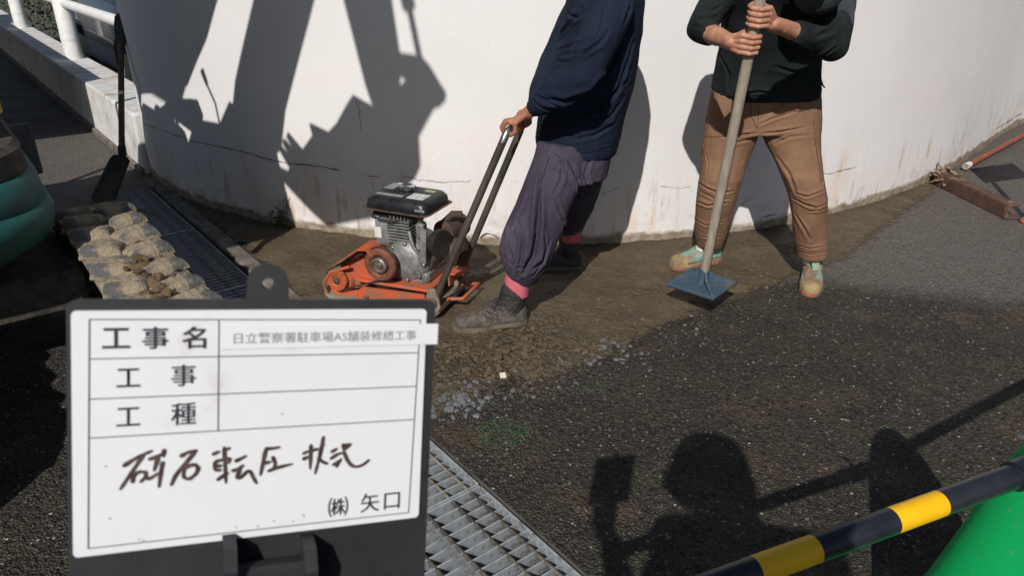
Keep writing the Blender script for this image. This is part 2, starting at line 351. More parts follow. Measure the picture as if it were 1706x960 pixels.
t.put(t.b, t.b.inputs.find('Roughness'), t.step(t.noise(6.5), .35, .6, .5, .9)); t.b.inputs['Specular IOR Level'].default_value = .4
t.L.new(t.bump(t.math('MULTIPLY', t.math('SUBTRACT', 1., vf.outputs['Distance']), crumb), .6, .012, t.bump(t.math('MULTIPLY', t.math('SUBTRACT', 1., vc.outputs['Distance']), crumb), .7, .03, t.bump(t.noise(60, 8, rough=.7), .7, .012))), t.b.inputs['Normal'])
M['mud'] = t.m.copy()
al = t.step(t.math('ADD', at_.outputs['Fac'], t.math('MULTIPLY', t.math('SUBTRACT', t.noise(14, 9, rough=.72), .5), 1.1)), .36, .62)
tr_ = t.N.new('ShaderNodeBsdfTransparent'); ms_ = t.N.new('ShaderNodeMixShader'); out_ = t.N['Material Output']
t.L.new(al, ms_.inputs[0]); t.L.new(tr_.outputs[0], ms_.inputs[1]); t.L.new(t.b.outputs[0], ms_.inputs[2]); t.L.new(ms_.outputs[0], out_.inputs[0]); M['mud_film'] = t.m
# white rendered wall with rust-brown runs, dirty foot of bare mortar
t = NT('white_render'); X, Y, Z = t.sep()
c = t.mix(t.step(t.noise(1.7), .35, .65), (.715, .695, .683), (.685, .665, .655))
run = t.scale((6, 6, 1.1))
c = t.mix(t.math('MULTIPLY', t.step(t.noise(1.1, 6, run), .46, .70), t.step(Z, .75, .08, 0., .62)), c, (.62, .47, .35))
c = t.mix(t.math('MULTIPLY', t.step(t.noise(2.6, 6, run), .57, .70), t.step(Z, .50, .2, 0., .75)), c, (.46, .33, .22))
c = t.mix(t.math('MULTIPLY', t.step(t.noise(.9, 4, t.scale((.7, .7, 3))), .50, .68), .28), c, (.74, .62, .58))
edge = t.math('ADD', Z, t.math('MULTIPLY', t.math('SUBTRACT', t.noise(7, 6), .5), .11))
c = t.mix(t.math('MULTIPLY', t.step(t.noise(9, 8), .52, .66), t.step(Z, .26, .03, 0., .7)), c, (.40, .33, .25))
c = t.mix(t.math('MULTIPLY', t.step(t.noise(34, 6), .60, .70), t.step(Z, .9, .1, .06, .5)), c, (.50, .44, .38))
foot = t.step(edge, .085, .045)
c = t.mix(foot, c, t.mix(t.step(t.noise(18), .35, .65), (.34, .285, .215), (.20, .16, .115)))
c = t.mix(t.math('MULTIPLY', t.step(t.noise(60, 3), .71, .76), .5), c, (.3, .25, .2))
t.L.new(c, t.b.inputs['Base Color']); t.b.inputs['Roughness'].default_value = .85; t.b.inputs['Specular IOR Level'].default_value = .25
t.L.new(t.bump(t.noise(120, 4), .16, .01, t.bump(t.math('MULTIPLY', t.noise(30, 6), foot), .5, .02)), t.b.inputs['Normal'])
M['wall'] = t.m
t = NT('work_boot'); X, Y, Z = t.sep()
lv = t.math('ADD', Z, t.math('MULTIPLY', t.math('SUBTRACT', t.noise(16, 6), .5), .12))
c = t.mix(t.step(t.noise(38, 6), .36, .62), (.125, .104, .078), (.055, .048, .041))
c = t.mix(t.step(lv, .075, .14), c, t.mix(t.step(t.noise(30), .5, .7), (.018, .017, .017), (.06, .05, .04)))
t.L.new(c, t.b.inputs['Base Color']); t.b.inputs['Roughness'].default_value = .8
t.L.new(t.bump(t.noise(90, 5), .4, .006), t.b.inputs['Normal']); M['boot'] = t.m
M['crack'] = mat('crack_shadow', (.035, .03, .028), (.07, .06, .05), 30, .95)
# ================================================================== SETTING
# drain runs in the (s, n) frame: n 0.74..1.10
N0, N1, SA, SB = .74, 1.10, -5.575, -.588
g = MB(); BIG = 600
def gq(s0, s1, n0, n1, z=0): g.add([sn(s0, n0, z), sn(s1, n0, z), sn(s1, n1, z), sn(s0, n1, z)], [(0, 1, 2, 3)])
gq(-BIG, BIG, -BIG, N0-.012); gq(-BIG, BIG, N1+.012, BIG); gq(-BIG, SA, N0-.012, N1+.012); gq(SB, BIG, N0-.012, N1+.012)
tag(obj('ground', g, M['asphalt']), kind='structure')
ch = MB()
prof = [(N0-.012, -.001), (N0+.01, -.30), (N1-.01, -.30), (N1+.012, -.001)]
vs = [sn(s, n, z) for s in (SA, SB) for n, z in prof]
ch.add(vs, [(0, 1, 5, 4), (1, 2, 6, 5), (2, 3, 7, 6), (0, 3, 2, 1), (4, 5, 6, 7)])
tag(obj('drain_channel', ch, M['channel']), kind='structure')
cb = MB(MX)
cb.box((-4.42, 1.165, -.012), (2.86, .09, .05), bev=.008)
tag(obj('drain_kerb', cb, M['concrete']), kind='structure')
# gratings: five panels, every bearing bar a part
bar_me = None; PL = .995
bb = MB(MX); bb.box((0, 0, 0), (.0055, N1-N0-.012, .044), bev=.0008)
sb = MB(MX); sb.box((0, 0, 0), (PL-.012, .007, .044), bev=.001)
rb = MB(MX); rb.tube([(-PL/2+.006, 0, 0), (PL/2-.006, 0, 0)], .0062, 6)
eb = MB(MX); eb.box((0, 0, 0), (.007, N1-N0-.012, .044), bev=.001)
def shared(name, mb, m, sm=None):
    me = bpy.data.meshes.new(name); me.from_pydata([tuple(v) for v in mb.v], [], mb.f); me.update(); me.materials.append(m)
    if sm: me.shade_smooth()
    return me
bar_me, side_me, rod_me, end_me = shared('bearing_bar', bb, M['galv']), shared('side_bar', sb, M['galv']), shared('cross_rod', rb, M['rod_dirty'], 1), shared('end_bar', eb, M['galv'])
glabels = ['bright sunlit steel drain grating that the photographer shadow reaches', 'bright steel drain grating passing under the right edge of the handheld board',
           'steel drain grating mostly hidden behind the handheld board', 'shaded steel drain grating beside the muddy crawler track', 'dark steel drain grating under the shovel blade']
S_J = -1.588
for k in range(-1, 4):
    s0 = S_J-k*PL; s1 = s0-PL
    if k == -1: s0, s1 = S_J+PL, S_J
    lo, hi = min(s0, s1), max(s0, s1); mid = (lo+hi)/2; loc = sn(mid, (N0+N1)/2, -.023)
    ge = empty('drain_grating', loc); tag(ge, glabels[k+1], 'drain grating', 'gratings along the drain')
    def part(name, me, off):
        o = bpy.data.objects.new(name, me); link(o, ge); o.location = (MX.to_3x3() @ Vector(off)); return o
    nb = 24
    for i in range(nb-1): part('bearing_bar', bar_me, (-PL/2+.006+(i+1)*(PL-.012)/nb, 0, -.001))
    for q in (-1, 1):
        part('side_bar', side_me, (0, q*((N1-N0)/2-.005), 0)); part('end_bar', end_me, (q*(PL/2-.006), 0, .001))
    for q in (-.125, -.03, .065, .135): part('cross_rod', rod_me, (0, q, .0165))
# ---------------- curved white wall
bpx = [(245, 290), (300, 320), (360, 345), (490, 385), (600, 402), (700, 408), (850, 408), (1000, 405), (1150, 395), (1300, 383), (1390, 365), (1480, 330), (1560, 290), (1640, 245), (1706, 205)]
B = np.array([gz(*p)[:2] for p in bpx]); cl = np.r_[0, np.cumsum(np.linalg.norm(np.diff(B, axis=0), axis=1))]
pcx, pcy = np.polyfit(cl, B[:, 0], 4), np.polyfit(cl, B[:, 1], 5)
def wallp(s):
    if s > cl[-1]:
        a, b = wallp(cl[-1]-.05), wallp(cl[-1]); return b+(b-a)/.05*(s-cl[-1])
    return Vector((np.polyval(pcx, s), np.polyval(pcy, s), 0))
def wallt(s): return (wallp(s+.01)-wallp(s-.01)).normalized() if s > .02 else (wallp(.03)-wallp(0)).normalized()
WS = [i*.07 for i in range(0, 190)]
WC = [wallp(s) for s in WS]
def wallhit(x, y):
    d = ray(x, y); best = None
    for i in range(len(WC)-1):
        a, b = WC[i], WC[i+1]; c0, c1 = a.x*d.y-a.y*d.x, b.x*d.y-b.y*d.x
        if c0*c1 <= 0:
            f = c0/(c0-c1); q = a.lerp(b, f); k = q.y/d.y
            if k > 0 and (best is None or k < best[0]):
                nn = (b-a).normalized(); best = (k, Vector((nn.y, -nn.x, 0)))
    return None if best is None else (CC+d*best[0], best[1])
WH, WT = 2.5, .24
wm = MB(); zs = [-.15, 0, .05, .1, .2, .4, .8, 1.4, WH]
rings = []
for s in WS:
    p, tn = wallp(s), wallt(s); no = Vector((-tn.y, tn.x, 0))
    jig = lambda z: (noise.noise(Vector((s*1.3, z*2, 3)))*.006 if z > .1 else noise.noise(Vector((s*5, z*9, 1)))*.007-.001)
    front = [p-no*jig(z)+Vector((0, 0, z)) for z in zs]
    rings.append(front+[p+no*WT+Vector((0, 0, z)) for z in (WH, -.15)])
wm.loft(rings, True)
wall = obj('curved_wall', wm, M['wall'], smooth=50); tag(wall, 'curved white rendered wall with a long crack and stained foot', 'wall')
def ribbon(mb, px, w0, w1, jit=0.005, off=.003):
    pts = []
    for a, b in zip(px, px[1:]):
        n = max(2, int(math.hypot(b[0]-a[0], b[1]-a[1])/5))
        for k in range(n):
            f = k/n; h = wallhit(a[0]+(b[0]-a[0])*f, a[1]+(b[1]-a[1])*f)
            if h: pts.append((h[0]+h[1]*(off+.004)+Vector((random.uniform(-1, 1)*jit*.6, 0, random.uniform(-1, 1)*jit)), h[1]))
    vs, fs = [], []
    for i, (p, nn) in enumerate(pts):
        tq = (pts[min(i+1, len(pts)-1)][0]-pts[max(i-1, 0)][0]).normalized(); side = tq.cross(nn).normalized()
        ww = (w0+(w1-w0)*i/len(pts))*random.uniform(.35, 1.2)/2
        vs += [p+side*ww, p-side*ww]
        if i: fs.append((2*i-2, 2*i-1, 2*i+1, 2*i))
    mb.add(vs, fs)
for px, a, b in [([(233, 202), (245, 206), (286, 222), (330, 236), (370, 244), (415, 255), (464, 269), (520, 275), (572, 282)], .004, .006),
                 ([(612, 293), (630, 294), (640, 290)], .004, .002), ([(668, 292), (700, 299), (740, 302), (790, 300)], .003, .0015),
                 ([(594, 166), (600, 185), (603, 225)], .002, .002), ([(1000, 323), (1022, 316), (1040, 310)], .003, .002), ([(1100, 309), (1130, 312), (1155, 309)], .003, .0015),
                 ([(1290, 296), (1340, 290), (1385, 288), (1430, 276)], .002, .003), ([(1230, 345), (1248, 330), (1265, 320)], .003, .002),
                 ([(1270, 362), (1288, 357), (1300, 356)], .006, .004), ([(1660, 213), (1680, 200), (1706, 185)], .005, .006), ([(800, 395), (812, 388), (822, 390), (834, 402)], .008, .005)]:
    mb = MB(); ribbon(mb, px, a, b); obj('crack', mb, M['crack'], wall)
# ---------------- low wall with guard pipe
lw = MB(MX); lw.box((-13.0, 1.335, .205), (14.0, .35, .49), bev=.018, seg=2)
lwo = obj('low_wall', lw, M['low_wall']); tag(lwo, 'low white painted concrete wall with rust stains carrying the guard pipe', 'low wall')
ft = MB(MX); ft.box((-13.0, 1.15, .02), (14.0, .035, .06), bev=.006); obj('footing', ft, M['concrete'], lwo)
gr = empty('guard_pipe', sn(-9.33, 1.37, .45)); tag(gr, 'white pipe guard rail on thick white posts behind the shovel', 'guard rail')
for s in (-9.33, -13.2, -17):
    p = MB(MX); p.lathe([(.086, 0), (.086, .62), (.07, .66)], (s, 1.37, .44), (0, 0, 1), 24); po = obj('post', p, M['white_paint'], gr, smooth=40)
    c_ = MB(MX); c_.lathe([(.0885, 0), (.0885, .03)], (s, 1.37, .64), (0, 0, 1), 24); obj('clamp_band', c_, M['white_paint'], po, smooth=40)
p = MB(MX); p.tube([(-17.2, 1.39, 1.0), (-5.9, 1.39, 1.0)], .047, 16); obj('rail', p, M['white_paint'], gr, smooth=40)
# ---------------- mud patch against the wall
mudpoly = [gz(*p)[:2] for p in [(300, 335), (360, 372), (440, 430), (500, 486), (560, 540), (640, 610), (722, 690), (775, 668), (830, 640), (905, 628), (1000, 590), (1090, 545), (1200, 500), (1290, 466), (1385, 432), (1470, 372), (1545, 318)]]
mudpoly += [tuple((wallp(s)+Vector((0, .12, 0)))[:2]) for s in np.linspace(6.9, .5, 24)]
MPn = np.array([tuple(p) for p in mudpoly])
def pdist(x, y):
    """signed distance to the patch edge, + inside (vectorised)"""
    ins = np.zeros(x.shape, bool); dm = np.full(x.shape, 9.)
    for (ax, ay), (bx, by) in zip(MPn, np.roll(MPn, -1, axis=0)):
        cnd = ((ay > y) != (by > y)) & (x < (bx-ax)*(y-ay)/(by-ay+1e-12)+ax); ins ^= cnd
        L = (bx-ax)**2+(by-ay)**2; tt = np.clip(((x-ax)*(bx-ax)+(y-ay)*(by-ay))/L, 0, 1)
        dm = np.minimum(dm, np.hypot(x-ax-tt*(bx-ax), y-ay-tt*(by-ay)))
    return np.where(ins, dm, -dm)
x0, x1, y0, y1 = MPn[:, 0].min()-.22, MPn[:, 0].max()+.22, MPn[:, 1].min()-.22, MPn[:, 1].max()
st = .013; gx, gyy = np.meshgrid(np.arange(x0, x1, st), np.arange(y0, y1, st)); D = pdist(gx, gyy)
def nzv(fr, ox=0): return np.array([noise.noise(Vector((a*fr+ox, b*fr, ox))) for a, b in zip(gx.ravel(), gyy.ravel())]).reshape(gx.shape)
n1, n2, n3, n4 = nzv(2.2), nzv(9, 3), nzv(26, 7), nzv(60, 11)
lump = np.clip(1-np.hypot((gx+.02)/.45, (gyy-2.72)/.22), 0, 1)        # rough clods in front of the boot
def mudz(D, n1, n2, n3, n4, lump): return np.clip(D*.20+n1*.012+n2*.007+n3*.009+n4*.004+.001, -.03, .012)+n1*.010+n2*.009*(1+1.5*lump)+np.abs(n3)*(.007+.030*lump)+n4*(.004+.008*lump)
mz = np.maximum(mudz(D, n1, n2, n3, n4, lump), .004+.0015*n3+.001*n4)
nn_ = gx*.791+gyy*.612; idx = -np.ones(gx.shape, int); keep = (nn_ > N1+.02) & (D > -.20); vsn = np.stack([gx[keep], gyy[keep], mz[keep]], 1); idx[keep] = np.arange(keep.sum())
a, b, c_, d_ = idx[:-1, :-1], idx[:-1, 1:], idx[1:, 1:], idx[1:, :-1]; ok = (a >= 0) & (b >= 0) & (c_ >= 0) & (d_ >= 0)
me = bpy.data.meshes.new('soil'); me.from_pydata(vsn.tolist(), [], np.stack([a[ok], b[ok], c_[ok], d_[ok]], 1).tolist()); me.materials.append(M['mud_film']); me.shade_smooth()
ea = me.attributes.new('edge', 'FLOAT', 'POINT'); ea.data.foreach_set('value', np.clip((D[keep]+.16)/.26, 0, 1).astype(np.float32))
so = bpy.data.objects.new('soil', me); link(so); tag(so, kind='structure')
mudtree = BVHTree.FromObject(so, bpy.context.evaluated_depsgraph_get())
def groundz(x, y):
    h = mudtree.ray_cast(Vector((x, y, 1)), Vector((0, 0, -1))); return max(0., h[0].z) if h[0] is not None else 0.
# crushed stone along the edge of the patch
def pebble(mb, c, r):
    bm = bmesh.new(); bmesh.ops.create_icosphere(bm, subdivisions=1, radius=1); q = Vector((random.random()*9, random.random()*9, 0))
    sx = (random.uniform(.7, 1.4), random.uniform(.6, 1.1), random.uniform(.4, .8))
    for v in bm.verts:
        k = 1+.45*noise.noise(v.co*1.6+q); v.co = Vector((v.co.x*sx[0]*k, v.co.y*sx[1]*k, v.co.z*sx[2]*k))*r
    mb.addbm(bm, Vector(c), Matrix.Rotation(random.random()*6.3, 3, 'Z') @ Matrix.Rotation(random.uniform(-.6, .6), 3, 'X'))
st_ = MB()
def scatter(mb, pxc, sx, sy, n, r0, r1):
    for _ in range(n):
        x, y = random.gauss(pxc[0], sx), random.gauss(pxc[1], sy); p = gz(x, y)
        if (p.x*.791+p.y*.612) < 1.13: continue
        r = r0+(r1-r0)*random.random()**2.5; pebble(mb, (p.x, p.y, groundz(p.x, p.y)-r*.05), r)
scatter(st_, (762, 672), 26, 13, 120, .004, .022); scatter(st_, (850, 650), 45, 13, 45, .002, .012)
scatter(st_, (1000, 590), 36, 14, 50, .004, .020); scatter(st_, (930, 620), 50, 16, 30, .002, .012)
scatter(st_, (1045, 520), 80, 30, 40, .003, .012); scatter(st_, (1215, 470), 50, 14, 24, .003, .011); scatter(st_, (1100, 555), 60, 12, 30, .003, .007)
scatter(st_, (940, 410), 90, 8, 24, .004, .013); scatter(st_, (1300, 470), 30, 14, 24, .002, .006)
st3 = MB(); scatter(st3, (800, 668), 60, 20, 420, .002, .009); scatter(st3, (930, 632), 70, 18, 420, .002, .008); scatter(st3, (1060, 575), 60, 16, 200, .002, .006)
tag(obj('dark_chippings', st3, M['stone_dark']), 'dark chippings loose between the soil and the asphalt', 'gravel', kind='stuff')
tag(obj('crushed_stone', st_, M['stone']), 'blue grey crushed stone scattered along the edge of the soil', 'gravel', kind='stuff')
st2 = MB()
for _ in range(240):
    x, y = random.uniform(740, 1706), random.uniform(330, 955); p = gz(x, y)
    if (p.x*.791+p.y*.612) < 1.13 or p.y > 4.0+abs(p.x)*.3: continue
    r = random.choice([.0012, .0015, .002, .002, .003]); pebble(st2, (p.x, p.y, groundz(p.x, p.y)+r*.2), r)
for _ in range(60):
    p = gz(random.uniform(0, 108), random.uniform(560, 950)); r = random.choice([.001, .0015, .002, .003]); pebble(st2, (p.x, p.y, r*.2), r)
tag(obj('pale_grit', st2, M['stone_pale']), 'pale grit sprinkled over the asphalt', 'grit', kind='stuff')
cl_ = MB()
for _ in range(240):
    p = gz(random.gauss(845, 50), random.gauss(600, 22)); r = .003+.016*random.random()**2
    if (p.x*.791+p.y*.612) < 1.16: continue
    pebble(cl_, (p.x, p.y, groundz(p.x, p.y)+r*.2), r)
for _ in range(1500):
    p = gz(random.uniform(500, 1400), random.uniform(405, 640)); 
    if (p.x*.791+p.y*.612) < 1.2 or p.y > 3.95 or pdist(np.array([p.x]), np.array([p.y]))[0] < -.03: continue
    r = .002+.008*random.random()**4; pebble(cl_, (p.x, p.y, groundz(p.x, p.y)+r*.1), r)
tag(obj('soil_clods', cl_, M['clod_dry']), 'loose brown clods on the damp soil in front of the boot', 'soil', kind='stuff')

# ================================================================== THINGS
# ---------------- handheld site board (plane recovered from its four corners)
cs = [(120, 518), (712, 515), (697, 862), (122, 930)]; rr_ = [ray(*c) for c in cs]
A3 = Matrix(((rr_[0].x, -rr_[1].x, rr_[2].x), (rr_[0].y, -rr_[1].y, rr_[2].y), (rr_[0].z, -rr_[1].z, rr_[2].z)))
l3 = A3.inverted() @ rr_[3]; kk = .31
PT = [CC+rr_[0]*l3[0]*kk, CC+rr_[1]*l3[1]*kk, CC+rr_[2]*l3[2]*kk, CC+rr_[3]*kk]
U = (PT[1]-PT[0]).normalized(); NB = U.cross(PT[0]-PT[3]).normalized(); V = NB.cross(U)     # NB faces the camera
if NB.dot(CC-PT[0]) < 0: NB = -NB
def bp(x, y, off=0.):
    d = ray(x, y); k = (PT[0]-CC).dot(NB)/d.dot(NB); return CC+d*k+NB*off
def uv(x, y):
    q = bp(x, y)-PT[3]; return q.dot(U), q.dot(V)
BW, BH = (PT[1]-PT[0]).length, (PT[0]-PT[3]).length
O3 = PT[3]
def fu(u, v, o=0.): return O3+U*u+V*v+NB*o
base_b = fu(BW/2, -.05)
sg = empty('site_board', base_b); tag(sg, 'small white construction notice board in a black clip frame held up by hand', 'notice board')
u0, v1_ = uv(109, 501); u1, _ = uv(727, 503)
fr = MB()
def rrect(ua, va, ub, vb, r, n=5):
    P = []
    for cx, cy, a0 in ((ub-r, vb-r, 0), (ua+r, vb-r, 90), (ua+r, va+r, 180), (ub-r, va+r, 270)):
        P += [(cx+r*math.cos(R(a0+90*k/n)), cy+r*math.sin(R(a0+90*k/n))) for k in range(n+1)]
    return P
tabu, tabv = uv(447, 501); tw = (uv(483, 500)[0]-uv(413, 500)[0])/2; tabtop = uv(447, 440)[1]
fr.prism(rrect(u0, -.052, u1, v1_, .004), O3, U, V, NB, -.006, -.001)
obj('back_plate', fr, M['board_black'], sg)
tb = MB(); hole_c = (tabu, uv(449, 474)[1]); hr = tw*.30
outer = [(tabu+tw, v1_-.003)]+[(tabu+tw*math.cos(R(a)), tabtop-tw+tw*math.sin(R(a))) for a in range(0, 181, 15)]+[(tabu-tw, v1_-.003)]
# tab with a real hole: ring of quads between hole and outline
ring_o = []; nseg = 36
for k in range(nseg):
    a = 2*math.pi*k/nseg; dx, dy = math.cos(a), math.sin(a); best = 1e9
    for (ax, ay), (bx, by) in zip(outer, outer[1:]+outer[:1]):
        den = dx*(by-ay)-dy*(bx-ax)
        if abs(den) < 1e-12: continue
        tq = ((ax-hole_c[0])*(by-ay)-(ay-hole_c[1])*(bx-ax))/den; sq = ((ax-hole_c[0])*dy-(ay-hole_c[1])*dx)/den
        if tq > 0 and -1e-6 <= sq <= 1+1e-6: best = min(best, tq)
    ring_o.append((hole_c[0]+dx*best, hole_c[1]+dy*best))
ring_i = [(hole_c[0]+hr*math.cos(2*math.pi*k/nseg), hole_c[1]+hr*math.sin(2*math.pi*k/nseg)) for k in range(nseg)]
f0, f1 = -.0055, -.0015
vs = [fu(*p, f1) for p in ring_o]+[fu(*p, f1) for p in ring_i]+[fu(*p, f0) for p in ring_o]+[fu(*p, f0) for p in ring_i]
n = nseg; fs = []
for k in range(n):
    j = (k+1) % n; fs += [(k, j, n+j, n+k), (2*n+k, 3*n+k, 3*n+j, 2*n+j), (n+k, n+j, 3*n+j, 3*n+k), (k, 2*n+k, 2*n+j, j)]
tb.add(vs, fs); obj('hanging_tab', tb, M['board_black'], sg)
wb = MB(); wb.prism(rrect(0, 0, BW, BH, .002), O3, U, V, NB, -.002, .0004); wbo = obj('white_panel', wb, M['board_white'], sg)
def rule(a, b, wd=.00042, off=.0007):
    pa, pb = bp(*a), bp(*b); t_ = (pb-pa).normalized(); q = t_.cross(NB)*wd/2; mb = MB()
    mb.prism([(0, -wd/2), ((pb-pa).length, -wd/2), ((pb-pa).length, wd/2), (0, wd/2)], pa, t_, t_.cross(NB), NB, off-.0002, off)
    obj('rule_line', mb, M['ink_line'], wbo)
for a, b in [((149, 532), (700, 533)), ((149, 598), (697, 587.6)), ((149, 665), (693, 643.5)), ((149, 730), (688.7, 699)), ((147, 914), (680, 854))]: rule(a, b)
for a, b in [((149, 532), (147, 914)), ((364.5, 533), (363, 718)), ((700, 533), (680, 854))]: rule(a, b, off=.00075)
su0, sv0 = uv(366, 582); su1, sv1 = uv(729, 539)
sp_ = MB(); sp_.prism([(su0, sv0), (su1, sv0), (su1, sv1), (su0, sv1)], O3, U, V, NB, .0008, .00105); obj('label_strip', sp_, M['strip_white'], sg)
su0, sv0 = uv(533, 866); su1, sv1 = uv(676, 818)
def text(s, x0, x1, yc, hpx, m, off, bold=0.):
    cu = bpy.data.curves.new('t', 'FONT'); cu.body = s; cu.size = 1; cu.offset = bold; cu.extrude = 0.0; cu.resolution_u = 3
    o = bpy.data.objects.new('t', cu); col.objects.link(o); dg = bpy.context.evaluated_depsgraph_get()
    me = bpy.data.meshes.new_from_object(o.evaluated_get(dg)); bpy.data.objects.remove(o)
    co = me_np(me)
    if len(co) == 0: return
    lo, hi = co.min(0), co.max(0); ua, vc = uv(x0, yc); ub, _ = uv(x1, yc)
    va = uv((x0+x1)/2, yc+hpx/2)[1]; vb = uv((x0+x1)/2, yc-hpx/2)[1]; ymid = (va+vb)/2
    sx = (ub-ua)/(hi[0]-lo[0]); sy = (vb-va)/(hi[1]-lo[1])
    nw = np.array([tuple(fu(ua+(c[0]-lo[0])*sx, va+(c[1]-lo[1])*sy, off)) for c in co]); me_set(me, nw)
    oo = obj('lettering', me, m, wbo); return oo
for s, x0, x1, yc, h in [('工', 170, 216, 563, 34), ('事', 237, 280, 562.5, 37), ('名', 303, 343, 562, 37)]: text(s, x0, x1, yc, h, M['ink'], .0009, .012)
text('日立警察署駐車場AS舗装修繕工事', 389, 692, 560.5, 17.5, M['ink_grey'], .0013, .004)
for s, x0, x1, yc, h in [('工', 194, 233, 629, 31), ('事', 285, 326, 625, 36), ('工', 194, 233, 694, 31), ('種', 285, 326, 689, 37), ('㈱', 546, 579, 844, 32), ('矢', 600, 631, 837, 31), ('口', 639, 665, 834, 27)]: text(s, x0, x1, yc, h, M['ink'], .0009, .006)
# the handwritten line, stroke by stroke
z3 = lambda P: [(180+x/6.562, 720+y/6.562) for x, y in P]; z4 = lambda P: [(400+x/6.562, 710+y/6.562) for x, y in P]
strokes = [z3(P) for P in [[(165, 370), (300, 280), (480, 200)], [(385, 245), (300, 370), (130, 625)], [(265, 550), (275, 470), (330, 430), (405, 430), (415, 480), (350, 545)], [(445, 295), (540, 260), (625, 225)], [(610, 185), (605, 270)], [(545, 270), (500, 420)], [(425, 510), (480, 490), (545, 440)], [(595, 320), (570, 450), (553, 600)],
    [(790, 262), (860, 218), (965, 195)], [(950, 205), (840, 340), (730, 470), (685, 580)], [(820, 400), (860, 370), (940, 345), (985, 385), (960, 450), (880, 515), (815, 490), (828, 405)],
    [(1140, 240), (1210, 205)], [(1265, 160), (1275, 350), (1285, 555)], [(1280, 188), (1330, 170)], [(1165, 320), (1165, 420), (1230, 410)], [(1170, 318), (1240, 300), (1340, 280), (1310, 340)], [(1195, 370), (1235, 360)], [(1190, 520), (1260, 470), (1310, 440)], [(1385, 315), (1440, 290), (1505, 255)], [(1350, 420), (1420, 400), (1475, 355)], [(1440, 395), (1400, 490), (1440, 500), (1540, 400), (1580, 490), (1620, 560)]]]
strokes += [z4(P) for P in [[(270, 243), (350, 240), (430, 225)], [(275, 250), (245, 390), (215, 535)], [(255, 400), (330, 385)], [(350, 330), (385, 410), (360, 450)], [(300, 490), (400, 450), (570, 410)],
    [(770, 200), (765, 330), (760, 470)], [(680, 300), (740, 270)], [(680, 360), (740, 330)], [(780, 265), (845, 245)], [(905, 110), (870, 300), (812, 520)], [(890, 180), (907, 215)], [(845, 340), (890, 385), (950, 410)],
    [(990, 280), (1055, 240)], [(980, 355), (1060, 300), (1110, 290)], [(1120, 190), (1130, 262)], [(1115, 215), (1220, 188), (1140, 255)], [(1005, 425), (1090, 370)], [(1045, 445), (1100, 350)], [(1125, 270), (1160, 360), (1210, 430), (1270, 445), (1340, 420), (1405, 365)]]]
for i, P in enumerate(strokes):
    Q = [Vector(uv(*p)) for p in P]; pts = []
    for a, b in zip(Q, Q[1:]): pts += [a.lerp(b, k/5) for k in range(5)]
    pts.append(Q[-1]); n = len(pts)
    for _ in range(3): pts = [pts[0]]+[(pts[k-1]+pts[k]*2+pts[k+1])/4 for k in range(1, n-1)]+[pts[-1]]
    off = .00095+.00002*(i % 12); mb = MB(); vs = []; wd0 = .00082
    for k, p in enumerate(pts):
        tq = (pts[min(k+1, n-1)]-pts[max(k-1, 0)]).normalized(); nq = Vector((-tq.y, tq.x)); f = k/(n-1)
        wd = wd0*(.75+.3*noise.noise(Vector((k*.35, i*3.1, 0)))+.35*(1-f))*(.55 if k in (0, n-1) else 1)
        ext = tq*wd*(-.5 if k == 0 else .5 if k == n-1 else 0)
        vs += [fu(*(p+nq*wd+ext), off), fu(*(p-nq*wd+ext), off)]
    mb.add(vs, [(2*k, 2*k+1, 2*k+3, 2*k+2) for k in range(n-1)]); obj('brush_stroke', mb, M['marker'], wbo)
for (x, y) in [(176, 777), (184, 864), (456, 868), (488, 869), (506, 860), (232, 899), (239, 900), (393, 878), (430, 877), (470, 690), (505, 857)]:
    mb = MB(); q = Vector(uv(x, y)); mb.prism([(q.x+.0006*random.uniform(.3, 1.3)*math.cos(a), q.y+.0005*random.uniform(.3, 1.)*math.sin(a)) for a in [k*1.05 for k in range(6)]], O3, U, V, NB, .0003, .0007); obj('ink_smudge', mb, M['ink_grey'], wbo)
# clip hinge below the panel: two ears, a cross bar and the hand grip
for x in (381, 510):
    e = MB(); ue, ve = uv(x, 925); e.prism([(-.002, -.016), (.016, -.016), (.018, .0), (.012, .008), (-.002, .010)], fu(ue, ve, 0), NB, V, U, -.0028, .0028); obj('clip_ear', e, M['board_black'], sg)
cbm = MB(); ua, va = uv(385, 945); ub, vb = uv(510, 932); cbm.box(fu((ua+ub)/2, va-.004, .007), (ub-ua, .014, .010), Matrix((U, V, NB)).transposed(), .002); obj('clip_bar', cbm, M['board_black'], sg)
gb = MB(); gu = (ua+ub)/2; gb.tube([fu(gu, -.03, -.012), fu(gu, -.08, -.016), fu(gu, -.16, -.02)], .013, 12); obj('hand_grip', gb, M['board_black'], sg, smooth=40)
